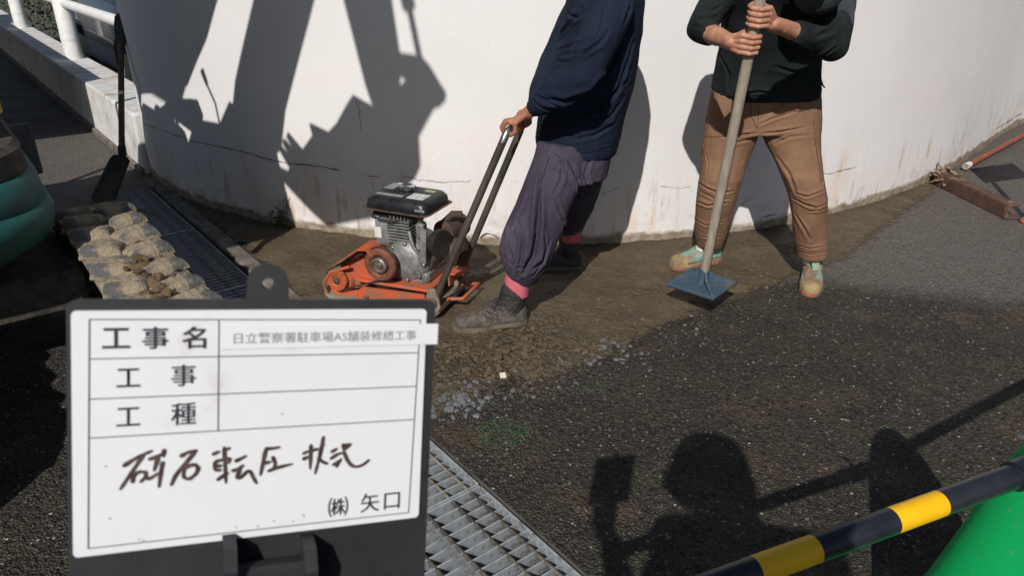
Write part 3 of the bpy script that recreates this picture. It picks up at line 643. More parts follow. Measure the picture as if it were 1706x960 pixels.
# ---------------- excavator (frame s, n, z)
EX = MX
exc = empty('excavator', sn(-3.9, -.3, 0)); tag(exc, 'teal mini excavator with mud caked rubber tracks and raised bucket', 'excavator')
def track(nc, full):
    t_ = empty('track', Vector()) ; t_.parent = exc; t_.location = sn(-3.9, nc, 0)-exc.location
    sf, sr, rad = -2.45, -3.62, .235; path = []
    L1 = sf-sr
    tot = 2*L1+2*math.pi*rad
    def at(d):
        d %= tot
        if d < L1: return (sr+d, 2*rad+.012*math.sin(d*5.), 0.)
        d -= L1
        if d < math.pi*rad: a = d/rad; return (sf+rad*math.sin(a), rad+rad*math.cos(a), -a)
        d -= math.pi*rad
        if d < L1: return (sf-d, 0.0, -math.pi)
        d -= L1; a = d/rad; return (sr-rad*math.sin(a), rad-rad*math.cos(a), -math.pi-a)
    W = .29; nseg = 96; rings = []
    for k in range(nseg):
        s, z, a = at(tot*k/nseg); nx, nz_ = -math.sin(a)*-1*-1, math.cos(a)
        inn = Vector((math.sin(a), 0, -math.cos(a)))
        p = Vector((s, 0, z+.03))
        rings.append([sn(p.x+inn.x*o, nc+q, p.z+inn.z*o) for q, o in ((-W/2, .006), (-W/2+.02, 0), (W/2-.02, 0), (W/2, .006), (W/2, .035), (-W/2, .035))])
    mb = MB(); mb.loft(rings+[rings[0]], False); obj('belt', mb, M['rubber_mud'], t_, smooth=40)
    lug = MB(MX); 
    lug.loft([[(-.068, -.078, -.012), (.068, -.078, -.012), (.064, .075, -.012), (-.064, .075, -.012)], [(-.060, -.075, .010), (.060, -.075, .010), (.054, .070, .009), (-.054, .070, .009)], [(-.044, -.070, .027), (.044, -.070, .027), (.038, .056, .024), (-.038, .056, .024)]])
    lmes = []
    for vi in range(5):
        lme = bpy.data.meshes.new('tread_lug'); lme.from_pydata([tuple(MX.inverted() @ v) for v in lug.v], [], lug.f)
        bm = bmesh.new(); bm.from_mesh(lme); bmesh.ops.bevel(bm, geom=bm.edges[:], offset=.005, segments=1, affect='EDGES'); bmesh.ops.subdivide_edges(bm, edges=bm.edges[:], cuts=2, use_grid_fill=True); bmesh.ops.recalc_face_normals(bm, faces=bm.faces[:])
        for v in bm.verts:
            q = Vector((vi*7.1, 0, 0)); v.co += Vector((noise.noise(v.co*18+q)*.006, noise.noise(v.co*18-q)*.005, noise.noise(v.co*24+q*2)*.004 if v.co.z > 0 else 0))
        bm.to_mesh(lme); bm.free(); lme.materials.append(M['rubber_mud']); lme.shade_smooth(); lme.set_sharp_from_angle(angle=R(40)); lmes.append(lme)
    npit = int(tot/.185)
    for k in range(npit):
        for sd in (-1, 1):
            d = tot*(k+(.25 if sd > 0 else -.25)*1.0)/npit; s, z, a = at(d)
            if z < .1 and 0 < (d % tot) and full is False: continue
            if not full and z < .3: continue
            o = bpy.data.objects.new('tread_lug', random.choice(lmes)); link(o, t_)
            Rm = MX.to_3x3() @ Matrix.Rotation(-a if False else 0, 3, 'Y')
            rot = MX.to_3x3() @ Matrix.Rotation(-a, 3, 'Y') @ Matrix.Rotation(sd*.30+random.uniform(-.06, .06), 3, 'Z') @ Matrix.Rotation(random.uniform(-.12, .12), 3, 'Y') @ (Matrix.Scale(-1, 3, Vector((0, 1, 0))) if sd > 0 else Matrix.Identity(3))
            o.matrix_local = Matrix.Translation(sn(s, nc+sd*.068, z+.03)-(exc.location+t_.location)) @ rot.to_4x4()
    fr_ = MB(EX); fr_.box((-3.05, nc, .25), (1.1, .16, .2), bev=.03); obj('track_frame', fr_, M['mat_dark'], t_)
    for i in range(5):
        r_ = MB(EX); r_.lathe([(.07, -.06), (.08, -.04), (.08, .04), (.07, .06)], (-3.5+i*.25, nc, .1), (0, 1, 0), 16); obj('roller', r_, M['exc_grey'], t_)
    for s in (sf, sr):
        r_ = MB(EX); r_.lathe([(.15, -.08), (.2, -.05), (.2, .05), (.15, .08)], (s, nc, .265), (0, 1, 0), 24); obj('idler', r_, M['exc_grey'], t_)
track(.465, True); track(-.52, False)
# clods lying on the near track
cd = MB()
for _ in range(26): pebble(cd, sn(random.uniform(-3.1, -2.35), .465+random.gauss(0, .03), .505), random.uniform(.010, .03))
for s, nn, r in [(-2.62, .47, .028), (-2.70, .50, .022), (-2.57, .46, .02), (-2.78, .45, .024), (-2.66, .54, .016), (-2.5, .44, .022), (-2.9, .5, .018), (-2.74, .46, .016), (-2.84, .42, .014)]: pebble(cd, sn(s, nn, .51+r*.1), r)
for _ in range(60): 
    r = random.uniform(.004, .011); pebble(cd, sn(random.uniform(-3.2, -2.4), random.gauss(.48, .05), .503), r)
tag(obj('mud_on_track', cd, M['soil_clod']), 'clods of earth stuck on the crawler track', 'mud', kind='stuff')
uc = MB(EX); uc.box((-3.75, -.03, .30), (1.0, .72, .18), bev=.03); uc.lathe([(.40, 0), (.40, .14)], (-3.9, -.1, .38), (0, 0, 1), 32); obj('undercarriage', uc, M['mat_dark'], exc)
def srect(sa, sb_, na, nb_, r, k=10):
    P = []
    for cx, cy, a0 in ((sb_-r, nb_-r, 0), (sa+r, nb_-r, 90), (sa+r, na+r, 180), (sb_-r, na+r, 270)):
        P += [(cx+r*math.cos(R(a0+90*i/k)), cy+r*math.sin(R(a0+90*i/k))) for i in range(k+1)]
    return P
def lbody(z, ins, r=.34): return [Vector((p[0], p[1], z)) for p in srect(-5.0+ins, -2.98-ins, -.95+ins, .30-ins, r)]
bd = MB(EX); bd.loft([lbody(.47, .18), lbody(.50, .11), lbody(.56, .04), lbody(.62, .01), lbody(.67, 0), lbody(.70, .012), lbody(.705, .024), lbody(.73, .02), lbody(.80, .03), lbody(.815, .045), lbody(.82, .06)])
body = obj('body_shell', bd, M['teal'], exc, smooth=50)
dk = MB(EX); dk.loft([lbody(.822, .05), lbody(.90, .055), lbody(.92, .075)]); obj('floor_mat', dk, M['mat_dark'], body)
# operator console and engine cover, rear
h = MB(EX); h.box((-4.55, -.30, 1.30), (.86, 1.0, .68), bev=.12, seg=3); obj('engine_cover', h, M['teal'], exc, smooth=50)
h = MB(EX); h.box((-4.15, -.3, 1.32), (.38, .45, .14), bev=.04, seg=2); h.box((-4.36, -.3, 1.62), (.14, .45, .6), bev=.05, seg=2); obj('seat', h, M['black'], exc, smooth=50)
for nn in (-.05, -.7):
    h = MB(EX); h.box((-4.0, nn, 1.35), (.5, .10, .60), bev=.03); c0 = obj('control_console', h, M['exc_grey'], exc)
h = MB(EX); h.prism([(-4.32, 1.66), (-3.96, 1.64), (-3.90, 1.78), (-3.94, 1.86), (-4.05, 1.83), (-4.30, 1.75), (-4.6, 1.6), (-4.6, 1.5), (-4.32, 1.5)], (0, 0, 0), (1, 0, 0), (0, 0, 1), (0, 1, 0), .13, .17); obj('armrest', h, M['black'], exc)
h = MB(EX); h.tube([(-3.68, .15, 1.5), (-3.72, .15, 1.93), (-3.79, .15, 2.03)], .008, 8); hh = obj('control_lever', h, M['black'], exc); k_ = MB(EX); k_.tube([(-3.78, .15, 2.02), (-3.81, .15, 2.09)], [.014, .019], 10); obj('knob', k_, M['black'], hh)
# canopy with its pillar panel
h = MB(EX); h.prism([(-3.48, 2.64), (-3.70, 2.30), (-4.00, 1.96), (-4.35, 1.80), (-4.86, 1.70), (-5.0, 1.55), (-5.0, 2.75), (-3.45, 2.75)], (0, 0, 0), (1, 0, 0), (0, 0, 1), (0, 1, 0), .12, .18); obj('cab_side', h, M['exc_grey'], exc)
h = MB(EX); h.box((-4.2, -.35, 2.78), (1.62, 1.1, .06), bev=.02); obj('canopy_roof', h, M['exc_grey'], exc)
for s, nn in ((-4.95, -.85), (-3.5, -.85)):
    h = MB(EX); h.tube([(s, nn, .95), (s, nn, 2.77)], .025, 8); obj('canopy_post', h, M['exc_grey'], exc)
# boom swing bracket, boom, arm, bucket
XZ = ((0, 0, 0), (1, 0, 0), (0, 0, 1), (0, 1, 0))
h = MB(EX); h.prism([(-4.1, .62), (-3.40, .80), (-3.34, 1.02), (-3.10, 1.30), (-3.10, 1.45), (-3.16, 1.72), (-3.2, 1.98), (-3.58, 1.98), (-3.70, 1.80), (-4.0, 1.72), (-4.1, 1.6)], *XZ, -.02, .17); obj('swing_bracket', h, M['exc_grey'], exc)
h = MB(EX); h.box((-3.16, .19, 1.22), (.05, .03, .34), bev=.008); obj('bracket_guard', h, M['yellow_dull'], exc)
h = MB(EX); h.prism([(-3.56, 1.85), (-3.17, 1.85), (-3.09, 2.1), (-2.82, 2.68), (-2.42, 3.58), (-2.40, 3.74), (-2.52, 3.82), (-2.70, 3.70), (-3.14, 2.76), (-3.42, 2.22)], *XZ, .08, .22); bo = obj('boom', h, M['teal'], exc)
h = MB(EX); h.tube([(-3.36, .25, 1.7), (-3.06, .25, 2.3)], .045, 14); h.tube([(-3.06, .25, 2.3), (-2.92, .25, 2.6)], .026, 12); obj('boom_cylinder', h, M['exc_grey'], exc, smooth=40)
h = MB(EX); h.prism([(-2.62, 3.86), (-2.40, 3.92), (-2.26, 3.5), (-2.20, 3.14), (-2.16, 2.84), (-2.19, 2.62), (-2.29, 2.58), (-2.34, 2.70), (-2.44, 3.06), (-2.60, 3.55)], *XZ, .09, .21); obj('arm', h, M['teal'], exc)
h = MB(EX); h.tube([(-2.24, .15, 3.75), (-2.04, .15, 3.2)], .036, 12); h.tube([(-2.04, .15, 3.2), (-1.975, .15, 2.93)], .017, 12); obj('bucket_cylinder', h, M['exc_grey'], exc, smooth=40)
for P_, nn in (([(-2.18, 2.80), (-2.16, 2.90), (-2.0, 2.97), (-1.95, 2.955), (-1.84, 2.87), (-1.85, 2.82), (-1.90, 2.785), (-2.02, 2.86), (-2.12, 2.83)], .15), ([(-1.90, 2.785), (-1.95, 2.70), (-2.05, 2.51), (-2.05, 2.36), (-2.26, 2.40), (-2.20, 2.66), (-2.12, 2.78), (-2.03, 2.80), (-2.0, 2.86)], .16)):
    h = MB(EX); h.prism(P_, *XZ, nn-.03, nn+.03); obj('tipping_link', h, M['exc_grey'], exc)
bk = empty('bucket', Vector()); bk.parent = exc; bk.location = sn(-2.5, .15, 2.0)-exc.location
bprof = [(-3.0, 1.985), (-2.86, 2.005), (-2.78, 2.10), (-2.70, 2.23), (-2.64, 2.32), (-2.52, 2.33), (-2.34, 2.30), (-2.18, 2.18), (-2.22, 2.09), (-2.63, 1.81), (-2.77, 1.84), (-2.98, 1.91)]
for nn in (-.06, .345):
    h = MB(EX); h.prism(bprof, *XZ, nn, nn+.015); obj('side_plate', h, M['exc_grey'], bk)
wrap = bprof[5:12]; h = MB(EX)
h.loft([[Vector((p[0], -.05, p[1])), Vector((p[0], .35, p[1])), Vector((p[0]-.012, .35, p[1]+.012)), Vector((p[0]-.012, -.05, p[1]+.012))] for p in wrap]); obj('back_sheet', h, M['exc_grey'], bk)
for i in range(3):
    h = MB(EX); h.loft([[Vector((-2.96, -.03+.15+(i-1)*.055, 1.90)), Vector((-2.96, .03+.15+(i-1)*.055, 1.90)), Vector((-2.96, .03+.15+(i-1)*.055, 1.86)), Vector((-2.96, -.03+.15+(i-1)*.055, 1.86))], [Vector((-3.09, -.015+.15+(i-1)*.055, 1.98)), Vector((-3.09, .015+.15+(i-1)*.055, 1.98)), Vector((-3.09, .015+.15+(i-1)*.055, 1.965)), Vector((-3.09, -.015+.15+(i-1)*.055, 1.965))]]); obj('tooth', h, M['exc_grey'], bk)
for s, nn, z in ((-2.25, .12, 2.4), (-2.32, .18, 2.5)):
    h = MB(EX); h.prism([(-2.42, 2.24), (-2.2, 2.12), (-2.1, 2.4), (-2.2, 2.62), (-2.3, 2.58)], *XZ, nn-.03, nn+.03); obj('hanger', h, M['exc_grey'], bk)
bl = MB(EX); bl.box((-5.72, -.3, .36), (.04, 1.6, .34), bev=.01); bl.box((-5.2, -.3, .36), (1.0, .12, .12), bev=.01); obj('dozer_blade', bl, M['exc_grey'], exc)
# ---------------- dump truck standing behind the excavator (its shade lies on the low wall)
trk = empty('dump_truck', sn(-9.2, -.45, 0)); tag(trk, 'grey dump truck parked behind the excavator, shading the low wall', 'truck')
for nm, c_, sz in (('side_board', (-10.15, .36, 1.12), (6.2, .05, .56)), ('side_board', (-10.15, -1.26, 1.12), (6.2, .05, .56)), ('tail_board', (-7.07, -.45, 1.12), (.05, 1.6, .56)), ('head_board', (-13.28, -.45, 1.2), (.06, 1.66, .8)), ('bed_floor', (-10.15, -.45, .86), (6.16, 1.58, .06)), ('chassis', (-10.6, -.45, .62), (7.0, .7, .2))):
    mb = MB(EX); mb.box(c_, sz, bev=.012); obj(nm, mb, M['exc_grey'], trk)
mb = MB(EX); mb.loft([[Vector((s_, -.45+q*w_, z_)) for q, z_, w_ in ((-1, .5, .8), (1, .5, .8), (1, 1.2, .8), (1, zt, .68), (-1, zt, .68), (-1, 1.2, .8))] for s_, zt in ((-13.4, 1.95), (-14.6, 1.95), (-15.05, 1.3))]); obj('cab', mb, M['plate_white'], trk)
for s_ in (-8.3, -14.2):
    for q in (-1.15, .25):
        mb = MB(EX); mb.lathe([(.25, -.1), (.36, -.09), (.37, 0), (.36, .09), (.25, .1)], (s_, q, .37), (0, 1, 0), 24); obj('wheel', mb, M['tyre'], trk, smooth=40)
# ---------------- plate compactor (local x = towards the handle, y = towards the wall)
CO = Vector((-.523, 3.31, .0)); ya = R(-20)
CM = Matrix.Translation(CO) @ Matrix.Rotation(ya, 4, 'Z')
def cw(x, y, z): return CM @ Vector((x, y, z))
gzc = .012
comp = empty('plate_compactor', CO); tag(comp, 'orange plate compactor with small engine and black fuel tank', 'plate compactor')
def cmb(): return MB(CM)
mb = cmb(); prof = [(-.385, .085), (-.37, .055), (-.34, .026), (-.29, .012), (.18, .010), (.24, .022), (.27, .05)]
rings = []
for x, z in prof:
    hw = .185 if x > -.33 else .185-(-.33-x)*1.3
    rings.append([(x, -hw, z+.016), (x, -hw+.004, z), (x, hw-.004, z), (x, hw, z+.016), (x, hw-.01, z+.022), (x, -hw+.01, z+.022)])
mb.loft(rings); obj('base_plate', mb, M['plate'], comp, smooth=40)
for sy in (-1, 1):      # side rails
    mb = cmb(); mb.prism([(-.16, .03), (.19, .03), (.21, .06), (.19, .125), (-.13, .115), (-.16, .09)], (0, 0, 0), (1, 0, 0), (0, 0, 1), (0, 1, 0), sy*.165-.006, sy*.165+.006); rl = obj('side_rail', mb, M['orange'], comp)
    for x in (-.11, .15):
        b_ = cmb(); b_.lathe([(.014, 0), (.014, .01), (.007, .012), (.007, .02)], (x, sy*.171, .07), (0, sy, 0), 8); obj('bolt', b_, M['hub'], rl)
mb = cmb(); mb.box((.02, 0, .135), (.38, .30, .016), bev=.004); obj('engine_deck', mb, M['orange'], comp)
mb = cmb(); mb.lathe([(.05, -.14), (.062, -.12), (.062, .12), (.05, .14)], (-.26, 0, .105), (0, 1, 0), 20); mb.box((-.26, 0, .05), (.16, .26, .05), bev=.01); obj('exciter_housing', mb, M['orange'], comp, smooth=40)
# nose bail and belt guard
mb = cmb(); mb.tube([(-.20, -.15, .20), (-.30, -.165, .165), (-.345, -.165, .10), (-.335, -.16, .05)], .008, 8); obj('nose_bail', mb, M['orange'], comp, smooth=60)
mb = cmb(); arch = [(-.215, .055), (-.07, .13), (-.05, .15), (-.05, .275), (-.08, .305), (-.13, .30), (-.205, .245), (-.265, .20), (-.275, .175)]
mb.prism(arch, (0, 0, 0), (1, 0, 0), (0, 0, 1), (0, 1, 0), -.118, -.110); obj('belt_guard', mb, M['orange'], comp)
mb = cmb(); top = [(-.05, .285), (-.085, .312), (-.13, .306), (-.205, .252), (-.268, .206)]
mb.loft([[(x, -.19, z), (x, -.06, z), (x, -.06, z+.006), (x, -.19, z+.006)] for x, z in top]); obj('guard_hood', mb, M['orange'], comp)
mb = cmb(); mb.lathe([(.050, -.012), (.052, -.012), (.056, 0), (.052, .012), (.03, .012), (.02, .006)], (-.272, -.155, .125), (0, -1, 0), 28); fp = obj('drive_pulley', mb, M['pulley_red'], comp, smooth=30)
mb = cmb(); mb.lathe([(.016, .0), (.016, .012), (.008, .014), (.006, .024)], (-.272, -.163, .125), (0, -1, 0), 10); obj('pulley_bolt', mb, M['hub'], fp)
mb = cmb(); mb.lathe([(.060, -.02), (.076, -.02), (.080, -.006), (.080, .01), (.072, .02), (.056, .021), (.044, .012), (.040, .004)], (-.022, -.165, .245), (0, -1, 0), 36); bp_ = obj('clutch_pulley', mb, M['pulley'], comp, smooth=30)
mb = cmb(); mb.lathe([(.040, 0), (.038, .018), (.030, .022), (.026, .012), (.014, .012), (.013, .02), (.006, .022)], (-.022, -.170, .245), (0, -1, 0), 24); obj('hub', mb, M['hub'], bp_, smooth=30)
mb = cmb(); c1, r1, c2, r2 = Vector((-.272, .125)), .057, Vector((-.022, .245)), .079
loop = []; d12 = (c2-c1); an = math.atan2(d12.y, d12.x); be = math.acos((r1-r2)/d12.length)
for k in range(13):
    a = an+be+(2*math.pi-2*be)*k/12; loop.append((c1.x+r1*math.cos(a), c1.y+r1*math.sin(a)))
for k in range(13):
    a = an-be+(2*be)*k/12; loop.append((c2.x+r2*math.cos(a), c2.y+r2*math.sin(a)))
rings = [[(x, -.158, z), (x, -.146, z), (x+(-.006*math.cos(0)), -.146, z+.004), (x-.006, -.158, z+.004)] for x, z in loop]
mb.loft(rings+[rings[0]], False); obj('drive_belt', mb, M['belt'], comp)
# engine
mb = cmb(); mb.lathe([(.03, -.12), (.075, -.115), (.105, -.085), (.112, -.05), (.112, .08), (.09, .11)], (.075, .0, .245), (0, 1, 0), 28); mb.box((.075, 0, .17), (.21, .19, .07), bev=.015); cr = obj('crankcase', mb, M['alu'], comp, smooth=40)
for a in range(0, 360, 45):
    b_ = cmb(); b_.lathe([(.009, 0), (.009, .012), (.005, .014)], (.075+.09*math.cos(R(a)), -.098, .245+.09*math.sin(R(a))), (0, -1, 0), 8); obj('case_bolt', b_, M['hub'], cr)
mb = cmb(); mb.box((.035, -.015, .385), (.09, .12, .12), bev=.008); cy = obj('cylinder_block', mb, M['alu'], comp)
for k in range(8):
    f_ = cmb(); f_.box((.045, -.02, .335+k*.0145), (.125-.004*k, .155, .005), bev=.001); obj('cooling_fin', f_, M['alu'], cy)
for k in range(6):
    f_ = cmb(); f_.box((.005+k*.018, -.04, .450), (.005, .12, .035), bev=.001); obj('head_fin', f_, M['alu'], cy)
mb = cmb(); mb.box((-.045, -.045, .375), (.07, .11, .13), bev=.012, seg=2); sh = obj('air_shroud', mb, M['alu'], comp, smooth=40)
mb = cmb(); mb.box((-.062, -.1015, .375), (.034, .003, .052)); obj('rating_sticker', mb, M['label'], sh)
mb = cmb(); mb.box((.03, .0, .455), (.22, .17, .018), bev=.004); obj('tank_bracket', mb, M['black'], comp)
mb = cmb(); mb.tube([(-.09, -.06, .463), (-.10, -.075, .44), (-.05, -.095, .432), (.02, -.10, .435), (.06, -.09, .45)], .008, 8); obj('fuel_hose', mb, M['belt'], comp, smooth=60)
# carburettor + bent intake pipe
mb = cmb(); mb.box((.145, -.07, .40), (.04, .05, .075), bev=.008); mb.lathe([(.014, 0), (.014, .05)], (.145, -.075, .44), (0, 0, 1), 12); obj('carburettor', mb, M['alu'], comp, smooth=40)
mb = cmb(); mb.tube([(.10, -.105, .40), (.115, -.115, .36), (.125, -.118, .33), (.15, -.115, .30), (.155, -.11, .255)], .009, 10); obj('breather_pipe', mb, M['alu'], comp, smooth=60)
mb = cmb(); mb.lathe([(.03, 0), (.055, .012), (.064, .03), (.064, .055)], (.195, -.05, .345), (1, -.35, .05), 24); obj('recoil_cover', mb, M['black'], comp, smooth=40)
mb = cmb(); mb.prism([(-.03, -.08), (.0, -.09), (.012, .07), (-.015, .08)], (.185, -.125, .35), (1, 0, 0), (0, 0, 1), (0, 1, 0), 0, .012); obj('starter_bracket', mb, M['alu'], comp)
mb = cmb(); mb.lathe([(.04, -.08), (.058, -.07), (.058, .07), (.04, .08)], (.22, .10, .36), (.2, 1, 0), 20); mb.tube([(.2, .05, .40), (.25, .05, .45), (.29, .06, .45)], .018, 10); obj('muffler', mb, M['soot'], comp, smooth=40)
mb = cmb(); mb.lathe([(.02, 0), (.065, .01), (.07, .06), (.02, .08)], (.25, .02, .28), (1, .1, 0), 18); obj('air_cleaner', mb, M['soot'], comp, smooth=40)
# fuel tank
TZ = .468
def trect(z, ins): return [Vector((p[0], p[1], z)) for p in srect(-.115+ins, .215-ins, -.125+ins, .125-ins, .035, 5)]
TM = CM @ Matrix.Rotation(R(-4), 4, 'Z')
mb = MB(TM); mb.loft([trect(TZ, .03), trect(TZ+.02, .008), trect(TZ+.026, .004), trect(TZ+.06, .008), trect(TZ+.078, .022), trect(TZ+.084, .04)]); tk = obj('fuel_tank', mb, M['tank'], comp, smooth=45)
mb = MB(TM); mb.loft([trect(TZ+.020, -.004), trect(TZ+.0225, -.008), trect(TZ+.0255, -.004), trect(TZ+.0255, .02), trect(TZ+.020, .02), trect(TZ+.020, -.004)], False); obj('seam_flange', mb, M['rim'], tk)
mb = MB(TM); mb.lathe([(.032, 0), (.036, .004), (.036, .018), (.030, .024), (.012, .026)], (.035, .025, TZ+.083), (0, 0, 1), 24)
for k in range(10): mb.box((.035+.0365*math.cos(k*.628), .025+.0365*math.sin(k*.628), TZ+.095), (.006, .006, .016), bev=.001)
obj('filler_cap', mb, M['chrome'], tk, smooth=40)
for nm, c_, sz, mt, rz in (('warning_decal', (.135, -.045, TZ+.0846), (.085, .075, .001), 'label', 0), ('grey_decal', (.0, -.07, TZ+.0846), (.14, .026, .001), 'label_grey', 0), ('grey_decal', (-.055, .05, TZ+.0846), (.05, .09, .001), 'label_grey', 0), ('green_decal', (.145, .045, TZ+.0848), (.05, .022, .001), 'label_green', 0), ('pale_decal', (-.03, .09, TZ+.085), (.05, .02, .001), 'label', 0)):
    mb = MB(TM); mb.box(c_, sz); dd = obj(nm, mb, M[mt], tk)
    if nm == 'warning_decal':
        for k in range(3):
            b_ = MB(TM); b_.box((.105+.03*k, -.045, TZ+.0855), (.004, .06, .0004)); obj('decal_print', b_, M['ink_grey'], dd)
mb = MB(TM); mb.box((.18, -.1175, TZ+.045), (.05, .004, .010), bev=.001); obj('maker_plate', mb, M['label_grey'], tk)
# rear handle carrier, lifting bail
for sy in (-1, 1):
    mb = cmb(); mb.prism([(.175, .035), (.262, .045), (.258, .10), (.235, .155), (.21, .15), (.185, .10)], (0, 0, 0), (1, 0, 0), (0, 0, 1), (0, 1, 0), sy*.148-.005, sy*.148+.005); pv = obj('handle_bracket', mb, M['plate'], comp)
    b_ = cmb(); b_.lathe([(.024, 0), (.024, .012), (.012, .014), (.012, .022)], (.225, sy*.153, .085), (0, sy, 0), 12); obj('pivot_bolt', b_, M['hub'], pv)
mb = cmb(); mb.tube([(.25, -.05, .06), (.33, -.05, .075), (.335, .13, .075), (.25, .13, .06)], .009, 8); obj('rear_bail', mb, M['orange'], comp, smooth=60)
mb = cmb(); mb.box((.275, .06, .17), (.08, .13, .010), Matrix.Rotation(R(-8), 3, 'Y'), .003); mb.box((.24, .06, .14), (.010, .13, .07), bev=.003); obj('rear_step', mb, M['orange'], comp)
mb = cmb(); mb.tube([(.22, .19, .20), (.235, .19, .10)], [.022, .014], 10); obj('rubber_mount', mb, M['belt'], comp)
HG = [CM.inverted() @ gy(846, 216, 3.03), None]
gl = HG[0]; hy = .10
ya_, yb_ = -.155, -.155
tipz = gl.z; tipx = gl.x; nearY = gl.y
farY = nearY+.215
def hpath(y0, y1): return [(.225, y0, .085), (.225+(tipx-.225)*.25, y0+(y1-y0)*.25, .085+(tipz-.085)*.25), (.225+(tipx-.225)*.93, y1, .085+(tipz-.085)*.93)]
midtop = [(tipx-.008, nearY+.012, tipz-.012), (tipx, nearY+.035, tipz), (tipx, farY-.035, tipz), (tipx-.008, farY-.012, tipz-.012)]
mb = cmb(); mb.tube(hpath(-.135, nearY), .0165, 14); hn = obj('handle_tube', mb, M['handle'], comp, smooth=50)
mb = cmb(); mb.tube(hpath(.135, farY), .0165, 14); obj('handle_tube', mb, M['handle'], comp, smooth=50)
mb = cmb(); mb.tube([hpath(-.135, nearY)[2]]+midtop+[hpath(.135, farY)[2]], .0166, 14); obj('grip_bar', mb, M['handle_bright'], comp, smooth=50)
GRIP_A, GRIP_B = cw(*midtop[1]), cw(*midtop[2])
# ================================================================== PEOPLE
def hand(mb, c, a, p, sense, wrist, RR, thumb=1, sc_=1.0):
    """hand closed round a bar: c on its axis a, palm on side p, fingers going round by `sense`, index towards +a"""
    a = a.normalized(); p = (p-a*p.dot(a)).normalized(); q = a.cross(p)*sense
    def at(phi, r, h): return c+(p*math.cos(R(phi))+q*math.sin(R(phi)))*r+a*h
    lens = (0, 8, 2, -14)
    for i in range(4):
        h = (1.5-i)*.0205*sc_; fr = (.0098, .0102, .0098, .0086)[i]*sc_; e = lens[i]
        mcp = at(28, RR+.021*sc_, h*1.02)
        mb.chain([(mcp, fr*1.12), (at(92+e*.3, RR+.0135*sc_, h), fr*1.04), (at(152+e*.6, RR+.009*sc_, h*.98), fr*.95), (at(205+e, RR+.0085*sc_, h*.95), fr*.82)], 10)
        wb_ = wrist+a*(1.5-i)*.012*sc_
        mb.cap(wb_, mcp, .0150*sc_, fr*1.25, 10)
        mb.cap(at(2, RR+.011*sc_, h*.95), mcp, .0115*sc_, fr*1.1, 8)
        mb.cap(wb_, at(-8, RR+.013*sc_, h*.9), .0150*sc_, .0125*sc_, 8)
    tb_ = wrist.lerp(c, .35)+a*.026*sc_
    mb.chain([(tb_, .0150*sc_), (at(-42, RR+.016*sc_, .030*sc_), .0135*sc_), (at(-95, RR+.013*sc_, .034*sc_), .0110*sc_), (at(-140, RR+.0115*sc_, .030*sc_), .0090*sc_)], 10)
def ringE(c, ex, ey, n=22, sq=1.0):
    P = []
    for k in range(n):
        a = 2*math.pi*k/n; ca, sa = math.cos(a), math.sin(a)
        P.append(c+ex*(abs(ca)**sq*(1 if ca > 0 else -1))+ey*(abs(sa)**sq*(1 if sa > 0 else -1)))
    return P
def head(mb, c, fwd, up, k=1.0):
    f = fwd.normalized(); u = (up-f*up.dot(f)).normalized(); s = f.cross(u)
    def P(a, b, d): return c+(f*a+s*b+u*d)*k
    rows = [(-.115, .035, .03, .045), (-.10, .055, .045, .035), (-.07, .075, .058, .022), (-.03, .092, .070, .008), (.01, .098, .075, 0), (.05, .096, .076, -.004), (.085, .080, .066, -.008), (.108, .045, .04, -.010), (.115, .015, .015, -.01)]
    mb.loft([[c+u*(z*k)+f*(o*k)+f*(rf*k*math.cos(2*math.pi*i/20))+s*(rs*k*math.sin(2*math.pi*i/20)) for i in range(20)] for z, rf, rs, o in rows])
    mb.cap(P(.085, 0, .012), P(.112, 0, -.025), .010*k, .014*k, 8)                 # nose
    mb.cap(P(.096, -.022, -.062), P(.096, .022, -.062), .009*k, .009*k, 8)        # lips
    mb.cap(P(.088, -.05, .028), P(.088, .05, .028), .010*k, .010*k, 8)            # brow
    for q in (-1, 1): mb.cap(P(.0, q*.078, -.02), P(-.008, q*.082, .022), .013*k, .016*k, 8)
def eyes(c, fwd, up, parent, k=1.0):
    f = fwd.normalized(); u = (up-f*up.dot(f)).normalized(); s = f.cross(u)
    for q in (-1, 1):
        e = MB(); e.ball(c+(f*.083+s*q*.032+u*.005)*k, .011*k, 10); obj('eye', e, M['plate_white'], parent)
def join_mesh(me1, me2):
    bm = bmesh.new(); bm.from_mesh(me1); bm.from_mesh(me2); bm.to_mesh(me1); bm.free(); bpy.data.meshes.remove(me2); return me1
def shoe_frame(heel, toe):
    f = Vector((toe.x-heel.x, toe.y-heel.y, 0)); L = f.length; f.normalize(); s = Vector((-f.y, f.x, 0)); return heel, f, s, L
